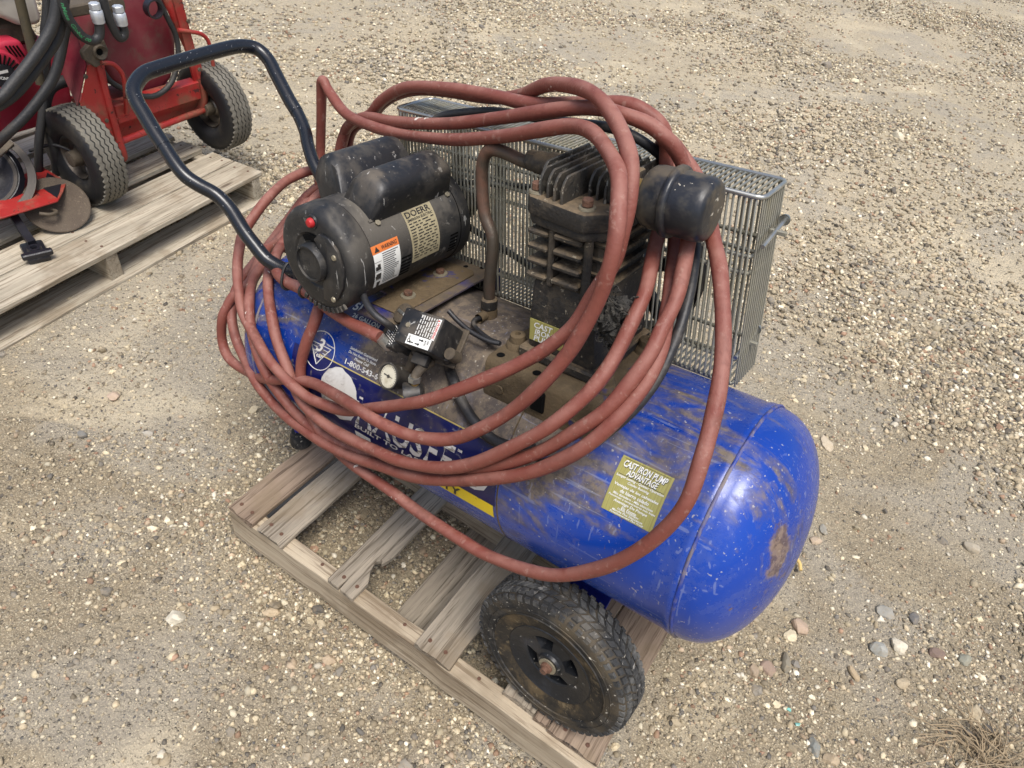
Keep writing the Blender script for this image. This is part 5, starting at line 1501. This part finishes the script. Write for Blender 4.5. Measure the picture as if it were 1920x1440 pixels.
hm(MB().tube([(-1.70, 1.262, .82), (-1.665, 1.29, .66), (-1.655, 1.322, .52), (-1.655, 1.336, .40), (-1.665, 1.325, .325), (-1.70, 1.30, .29), (-1.78, 1.27, .275), (-2.0, 1.22, .27)], .022, 12, True, 5)).build('frame_tube', M['red'], hyd, 50)
# side plate, bent from one sheet: painted-in shade makes one face maroon, the other bright red
def sheet(pts, thick, name, mat):
    P_ = [Vector(p) for p in pts]
    n_ = (P_[1] - P_[0]).cross(P_[2] - P_[0]).normalized()
    k = len(P_)
    mb = MB()
    mb.add(P_ + [p - n_ * thick for p in P_], [tuple(range(k)), tuple(range(2 * k - 1, k - 1, -1))] + [(i, (i + 1) % k, k + (i + 1) % k, k + i) for i in range(k)])
    return hm(mb).build(name, mat, hyd, 30)
sheet([(-1.72, .845, .741), (-1.66, .846, .709), (-1.602, .822, .635), (-1.602, .745, .499), (-1.75, .794, .61)], .006, 'side_plate', M['maroon'])
sheet([(-1.60, .822, .635), (-1.60, .858, .640), (-1.60, .872, .335), (-1.60, .843, .325), (-1.60, .752, .502)], .006, 'front_plate', M['red'])
hm(MB().box(-1.608, -1.584, .846, .870, .33, .70, .006, 2)).build('plate_lip', M['red'], hyd, 35)
sheet([(-1.62, 1.285, .80), (-1.62, 1.245, .80), (-1.645, 1.300, .42), (-1.645, 1.345, .42)], .012, 'front_plate', M['red'])
# reservoir: dished panel between the rails
pan = MB()
pc_ = [(1.089, .83), (1.273, .80), (1.288, .60), (1.272, .52), (1.233, .451), (1.175, .415), (1.117, .405), (1.055, .418), (1.013, .448), (.965, .51), (.940, .60), (.955, .72), (.99, .84)]
pan.prism(pc_, -1.99, -1.70, 'x', .03, None, 3)
hm(pan).build('reservoir', M['maroon'], hyd, 45)
hm(MB().box(-1.69, -1.63, .90, 1.31, .372, .448, .004)).build('cross_member', M['red'], hyd, 30)
sheet([(-1.632, .895, .40), (-1.645, 1.315, .40), (-1.70, 1.315, .285), (-1.685, .895, .285)], .006, 'lower_panel', M['red'])
hm(MB().box(-1.95, -1.69, .90, 1.30, .36, .385, .004)).build('floor_pan', M['red'], hyd, 30)
hm(MB().tube([(-1.56, .854, .648), (-1.56, .885, .641), (-1.56, .905, .627), (-1.56, .925, .592), (-1.57, .930, .547), (-1.60, .936, .47), (-1.62, .938, .41)], .0085, 10, True, 4)).build('tie_loop', M['red'], hyd, 60)
hm(MB().tube([(-1.63, 1.25, .672), (-1.62, 1.313, .655), (-1.62, 1.355, .637), (-1.62, 1.381, .603), (-1.62, 1.386, .542), (-1.63, 1.39, .455), (-1.65, 1.37, .40)], .0085, 10, True, 4)).build('tie_loop', M['red'], hyd, 60)
bp = [(.798, .695), (.839, .721), (.892, .720), (.900, .68), (.872, .642), (.834, .632), (.799, .669)]
hm(MB().prism(bp, -1.59, -1.568, 'x', .003)).build('clamp_bracket', M['grime'], hyd, 30)
hm(MB().lathe([(-1.567, .012), (-1.560, .020), (-1.556, .024), (-1.566, .028)], 'x', (0, .862, .684), 20)).build('clamp_eye', M['grime'], hyd, 40)
hm(MB().lathe([(-1.5665, 0), (-1.5665, .0185)], 'x', (0, .862, .684), 18)).build('clamp_hole', M['void'], hyd, 0)
hm(MB().lathe([(-1.70, .03), (-1.68, .05), (-1.64, .05), (-1.635, .03), (-1.635, 0)], 'x', (0, 1.0, .80), 24)).build('valve_body', M['grime'], hyd, 35)
hm(MB().box(-1.70, -1.60, .80, .98, .80, .84, .006)).build('valve_block', M['grime'], hyd, 30)
hm(MB().lathe([(-1.655, .030), (-1.625, .030), (-1.625, .036), (-1.655, .036), (-1.655, .030)], 'x', (0, 1.165, .765), 24)).build('hose_clip', M['blackpaint'], hyd, 40)
for (y_, z_) in ((.800, .600), (.835, .42), (.86, .56), (1.30, .70), (1.315, .50)):
    b_ = MB()
    hexbolt(b_, (-1.598 if y_ < 1 else -1.625, y_, z_), (1, 0, 0), .009, .007)
    hm(b_).build('bolt', M['grime'], hyd, 30)
# engine: fuel tank, fan shroud with slots, block
ft = MB()
ft.prism([(.50, .97), (.818, .93), (.812, .742), (.795, .724), (.729, .730), (.68, .765), (.60, .80), (.50, .82)], -2.05, -1.80, 'x', .02, None, 3)
hm(ft).build('fuel_tank', M['offwhite'], hyd, 45)
hm(MB().box(-1.806, -1.794, .50, .815, .838, .846, .002)).build('tank_seam', M['offwhite'], hyd, 30)
hm(MB().tube([(-1.66, .69, .96), (-1.66, .685, .898), (-1.66, .672, .706), (-1.66, .664, .585)], .0165, 12, True, 3)).build('handle_bar', M['olive'], hyd, 60)
en = MB()
en.prism([(.45, .64), (.836, .66), (.89, .52), (.86, .33), (.45, .33)], -2.2, -1.86, 'x', .03, None, 2)
hm(en).build('engine_block', M['pinkred'], hyd, 40)
hm(MB().prism([(.45, .74), (.78, .73), (.80, .66), (.45, .66)], -2.2, -1.84, 'x', .01)).build('intake_cover', M['grime'], hyd, 30)
shd = MB()
shd.prism([(.50, .69), (.645, .706), (.700, .700), (.716, .64), (.668, .585), (.50, .52)], -1.86, -1.775, 'x', .018, None, 3)
shr = hm(shd).build('fan_shroud', M['pinkred'], hyd, 45)
for k in range(4):
    hm(MB().tube([(-1.7735, .640 + k * .0125, .690 - k * .002), (-1.7735, .654 + k * .0125, .650 - k * .002)], .0036, 6, True)).build('cooling_slot', M['void'], hyd, 50)
hm(MB().lathe([(-1.80, .098), (-1.765, .096), (-1.752, .088), (-1.748, .045), (-1.748, .001)], 'x', (0, .575, .598), 40)).build('recoil_cover', M['pinkred'], hyd, 40)
for k in range(30):
    a = R(12 * k)
    y0_, z0_ = .575 + .050 * math.cos(a), .598 + .050 * math.sin(a)
    y1_, z1_ = .575 + .083 * math.cos(a), .598 + .083 * math.sin(a)
    hm(MB().tube([(-1.7465, y0_, z0_), (-1.7495, y1_, z1_)], .0034, 5, True)).build('cooling_slot', M['void'], hyd, 50)
hm(MB().lathe([(-1.7475, .042), (-1.744, .040), (-1.744, 0)], 'x', (0, .590, .603), 28)).build('maker_badge', M['blackpaint'], hyd, 40)
hm(put_text(MB(), 'HONDA', lambda u, v: Vector((-1.7432, .566 + u, .598 + v - u * .35)), 0, 0, .046, .012)).build('lettering', M['white_clean'], hyd, 0)
hm(MB().box(-1.7438, -1.7434, .568, .606, .614, .624)).build('badge_bar', M['label_white'], hyd, 0)
# hydraulic hoses hanging on the machine
HH = [('hose_a', [(-1.52, .758, .939), (-1.52, .736, .893), (-1.52, .701, .828), (-1.52, .652, .776), (-1.52, .584, .721), (-1.52, .516, .673), (-1.52, .452, .633), (-1.55, .37, .60), (-1.62, .31, .55)], .0195, 'thick black hydraulic hose, front one of the pair crossing the engine'),
      ('hose_b', [(-1.545, .79, .93), (-1.545, .751, .838), (-1.545, .71, .769), (-1.545, .644, .713), (-1.545, .576, .663), (-1.545, .511, .622), (-1.55, .45, .597), (-1.58, .38, .565), (-1.64, .33, .52)], .0185, 'thick black hydraulic hose running just behind the front one of the pair'),
      ('hose_c', [(-1.60, .80, .80), (-1.61, .776, .755), (-1.61, .73, .672), (-1.61, .688, .615), (-1.61, .638, .572), (-1.61, .586, .534), (-1.615, .535, .499), (-1.63, .46, .45), (-1.68, .40, .38)], .0175, 'black hydraulic hose dropping behind the near tyre of the red machine'),
      ('hose_h', [(-1.70, .809, .89), (-1.70, .784, .804), (-1.70, .754, .737), (-1.70, .735, .667), (-1.70, .698, .559), (-1.70, .655, .461), (-1.71, .61, .35), (-1.73, .58, .22)], .016, 'dark hydraulic hose farthest left against the engine'),
      ('hose_g', [(-1.74, .84, .53), (-1.72, .802, .547), (-1.72, .747, .544), (-1.72, .71, .525), (-1.72, .681, .475), (-1.72, .669, .40), (-1.72, .665, .30), (-1.74, .66, .2)], .022, 'fat black hose arching out under the maroon side plate'),
      ('hose_d', [(-1.5, .747, .938), (-1.5, .74, .898), (-1.5, .742, .85), (-1.5, .754, .814), (-1.5, .774, .777), (-1.5, .797, .758), (-1.5, .815, .753), (-1.5, .835, .763), (-1.5, .845, .785), (-1.5, .849, .815)], .0165, 'black hose with green print looped to a pale zinc fitting'),
      ('hose_e', [(-1.5, .889, .917), (-1.5, .885, .875), (-1.5, .886, .826), (-1.5, .895, .785), (-1.5, .906, .754), (-1.5, .917, .742), (-1.5, .931, .749), (-1.5, .936, .768), (-1.5, .933, .792)], .0155, 'plain black hose looped to the right hand zinc fitting'),
      ('hose_f', [(-1.64, 1.19, .80), (-1.635, 1.221, .709), (-1.635, 1.24, .644), (-1.63, 1.228, .57), (-1.625, 1.177, .485), (-1.62, 1.104, .450), (-1.62, 1.037, .455), (-1.63, .974, .49), (-1.64, .917, .540), (-1.65, .893, .61)], .011, 'thin grey black hose bowed round the bottom of the maroon reservoir')]
for nm, pts, r_, lab in HH:
    o = MB().tube(pts, r_, 12, True, 6).build('hydraulic_hose', M['hyd_hose'], None, 60, True)
    tag(o, lab, 'hose', 'hydraulic hoses on the red machine')
    off = Vector(o.location)
    def local(mb, off=off):
        mb.v = [tuple(Vector(p) - off) for p in mb.v]
        return mb
    if nm in ('hose_d', 'hose_e'):
        tip = Vector(pts[-1])
        top = tip + Vector((0, -.001, .058))
        q = (top - tip).to_track_quat('Z', 'Y').to_matrix().to_4x4()
        m = Matrix.Translation(tip - (top - tip) * .15) @ q
        local(MB().lathe([(0, .015), (0, .0195), (.004, .021), (.012, .0205), (.014, .0215), (.040, .0215), (.043, .019), (.043, .0)], 'z', (0, 0, 0), 24, m)).build('fitting_sleeve', M['fitting'], o, 40)
        b = MB()
        b.prism([(.0195 * math.cos(R(60 * k)), .0195 * math.sin(R(60 * k))) for k in range(6)], .044, .066, 'z', .002, m)
        local(b).build('fitting_nut', M['fitting'], o, 30)
    if nm == 'hose_d':
        sp = spline([Vector(p) for p in pts], 12)
        cum = [0.0]
        for i in range(1, len(sp)):
            cum.append(cum[-1] + (sp[i] - sp[i - 1]).length)
        vdir = (CAM_C - sp[40]).normalized()
        def along(u, v):
            i = min(range(len(cum)), key=lambda k: abs(cum[k] - u))
            i = max(1, min(i, len(sp) - 2))
            t = (sp[i + 1] - sp[i - 1]).normalized()
            d = u - cum[i]
            b_ = vdir.cross(t).normalized()
            n_ = t.cross(b_).normalized()
            if n_.dot(vdir) < 0:
                n_ = -n_
            a = v / .0168
            return sp[i] + t * d + (n_ * math.cos(a) + b_ * math.sin(a)) * .0172
        local(put_text(MB(), 'nMate  Global 00', along, .045, -.006, .150, .012)).build('lettering', M['green_print'], o, 0)

# ------------------------------------------------------------------ red tool with ring guard, front left of the left pallet
tool = empty('power_tool', 'red and black power tool with a steel ring guard lying at the left edge', 'power tool', (-1.6, .45, .121))
TO = Vector((-1.6, .45, .121))
def tm(mb):
    mb.v = [tuple(Vector(p) - TO) for p in mb.v]
    return mb
pl_ = [(-1.74, .30), (-1.74, .42), (-1.737, .611), (-1.587, .609), (-1.529, .556), (-1.483, .505), (-1.507, .286), (-1.54, .22), (-1.68, .20)]
tm(MB().prism(pl_, .236, .242, 'z', .001)).build('guard_plate', M['red'], tool, 30)
tm(MB().prism([(-1.690, .596), (-1.600, .597), (-1.535, .548), (-1.500, .515), (-1.590, .518)], .2422, .2440, 'z')).build('black_patch', M['blackpaint'], tool, 0)
vd = (CAM_C - Vector((-1.69, .40, .34))).normalized()
nrm = (vd * .55 + Vector((.25, -.1, 1.0)) * .45).normalized()
RG = Matrix.Translation((-1.695, .365, .31)) @ nrm.to_track_quat('Z', 'Y').to_matrix().to_4x4()
tm(MB().lathe([(-.028, .168), (.010, .178), (.016, .176), (.022, .150), (.019, .149), (.008, .164), (-.028, .160), (-.028, .168)], 'z', (0, 0, 0), 64, RG)).build('ring_guard', M['steel'], tool, 35)
tm(MB().lathe([(-.045, .140), (-.015, .150), (.0, .135), (-.004, .11), (-.02, .09), (-.02, .0)], 'z', (-.01, .01, 0), 48, RG)).build('drum', M['blackpaint'], tool, 40)
tm(MB().lathe([(-.012, .108), (-.006, .118), (-.002, .128), (-.006, .134)], 'z', (-.01, .01, .004), 48, RG)).build('drum_rim', M['steel'], tool, 40)
tm(MB().lathe([(-.02, .05), (.02, .042), (.024, .03), (.024, .014), (.012, .012), (.012, 0)], 'z', (-.03, .0, 0), 28, RG)).build('spindle', M['grime'], tool, 40)
sp_ = MB()
sp_.box(-.02, .168, -.010, .010, .018, .030, .002, 1, RG @ Matrix.Rotation(R(35), 4, 'Z'))
sp_.box(-.02, .168, -.007, .007, .018, .026, .002, 1, RG @ Matrix.Rotation(R(125), 4, 'Z'))
tm(sp_).build('ring_spoke', M['grime'], tool, 30)
tm(MB().box(-.12, .0, .02, .12, .004, .05, .01, 2, RG)).build('motor_housing', M['red'], tool, 40)
dn = (vd * .45 + Vector((.30, .05, 1.0)) * .55).normalized()
DM = Matrix.Translation((-1.535, .520, .196)) @ dn.to_track_quat('Z', 'Y').to_matrix().to_4x4()
tm(MB().lathe([(-.006, .0), (-.006, .140), (-.003, .143), (.003, .143), (.006, .138), (.004, .128), (.006, .05), (.006, 0)], 'z', (0, 0, 0), 56, DM @ Matrix.Scale(.80, 4))).build('abrasive_disc', M['disc'], tool, 40)
tm(MB().tube([(-1.49, .43, .215), (-1.475, .46, .205), (-1.485, .49, .20), (-1.51, .485, .205)], .007, 8, True, 4)).build('spring_clip', M['grime'], tool, 60)
tm(MB().tube([(-1.65, .40, .25), (-1.56, .372, .20), (-1.47, .352, .165), (-1.42, .342, .155)], .019, 4, True, 3)).build('lever_arm', M['blackpaint'], tool, 30)
lv = MB()
lm_ = Matrix.Translation((-1.385, .328, .147)) @ Matrix.Rotation(R(-18), 4, 'Z')
lv.box(-.075, .045, -.038, .038, -.024, .0, .008, 2, lm_)
lv.box(.020, .045, -.05, .05, -.005, .016, .004, 1, lm_)
lv.lathe([(0, .026), (.014, .022), (.014, .012), (.004, .010)], 'z', (-.005, 0, 0), 20, lm_)
tm(lv).build('lever_pad', M['blackpaint'], tool, 35)
tm(MB().tube([(-1.78, .60, .30), (-1.70, .66, .335), (-1.62, .70, .30), (-1.56, .69, .22), (-1.55, .64, .15)], .0065, 8, True, 5)).build('control_cable', M['cable'], tool, 60)

# ------------------------------------------------------------------ units to metres
for o in list(scene.objects):
    if o.parent is None and o.type in ('MESH', 'EMPTY'):
        mw = o.matrix_basis.copy()
        o.matrix_basis = Matrix.Scale(UNIT, 4) @ mw
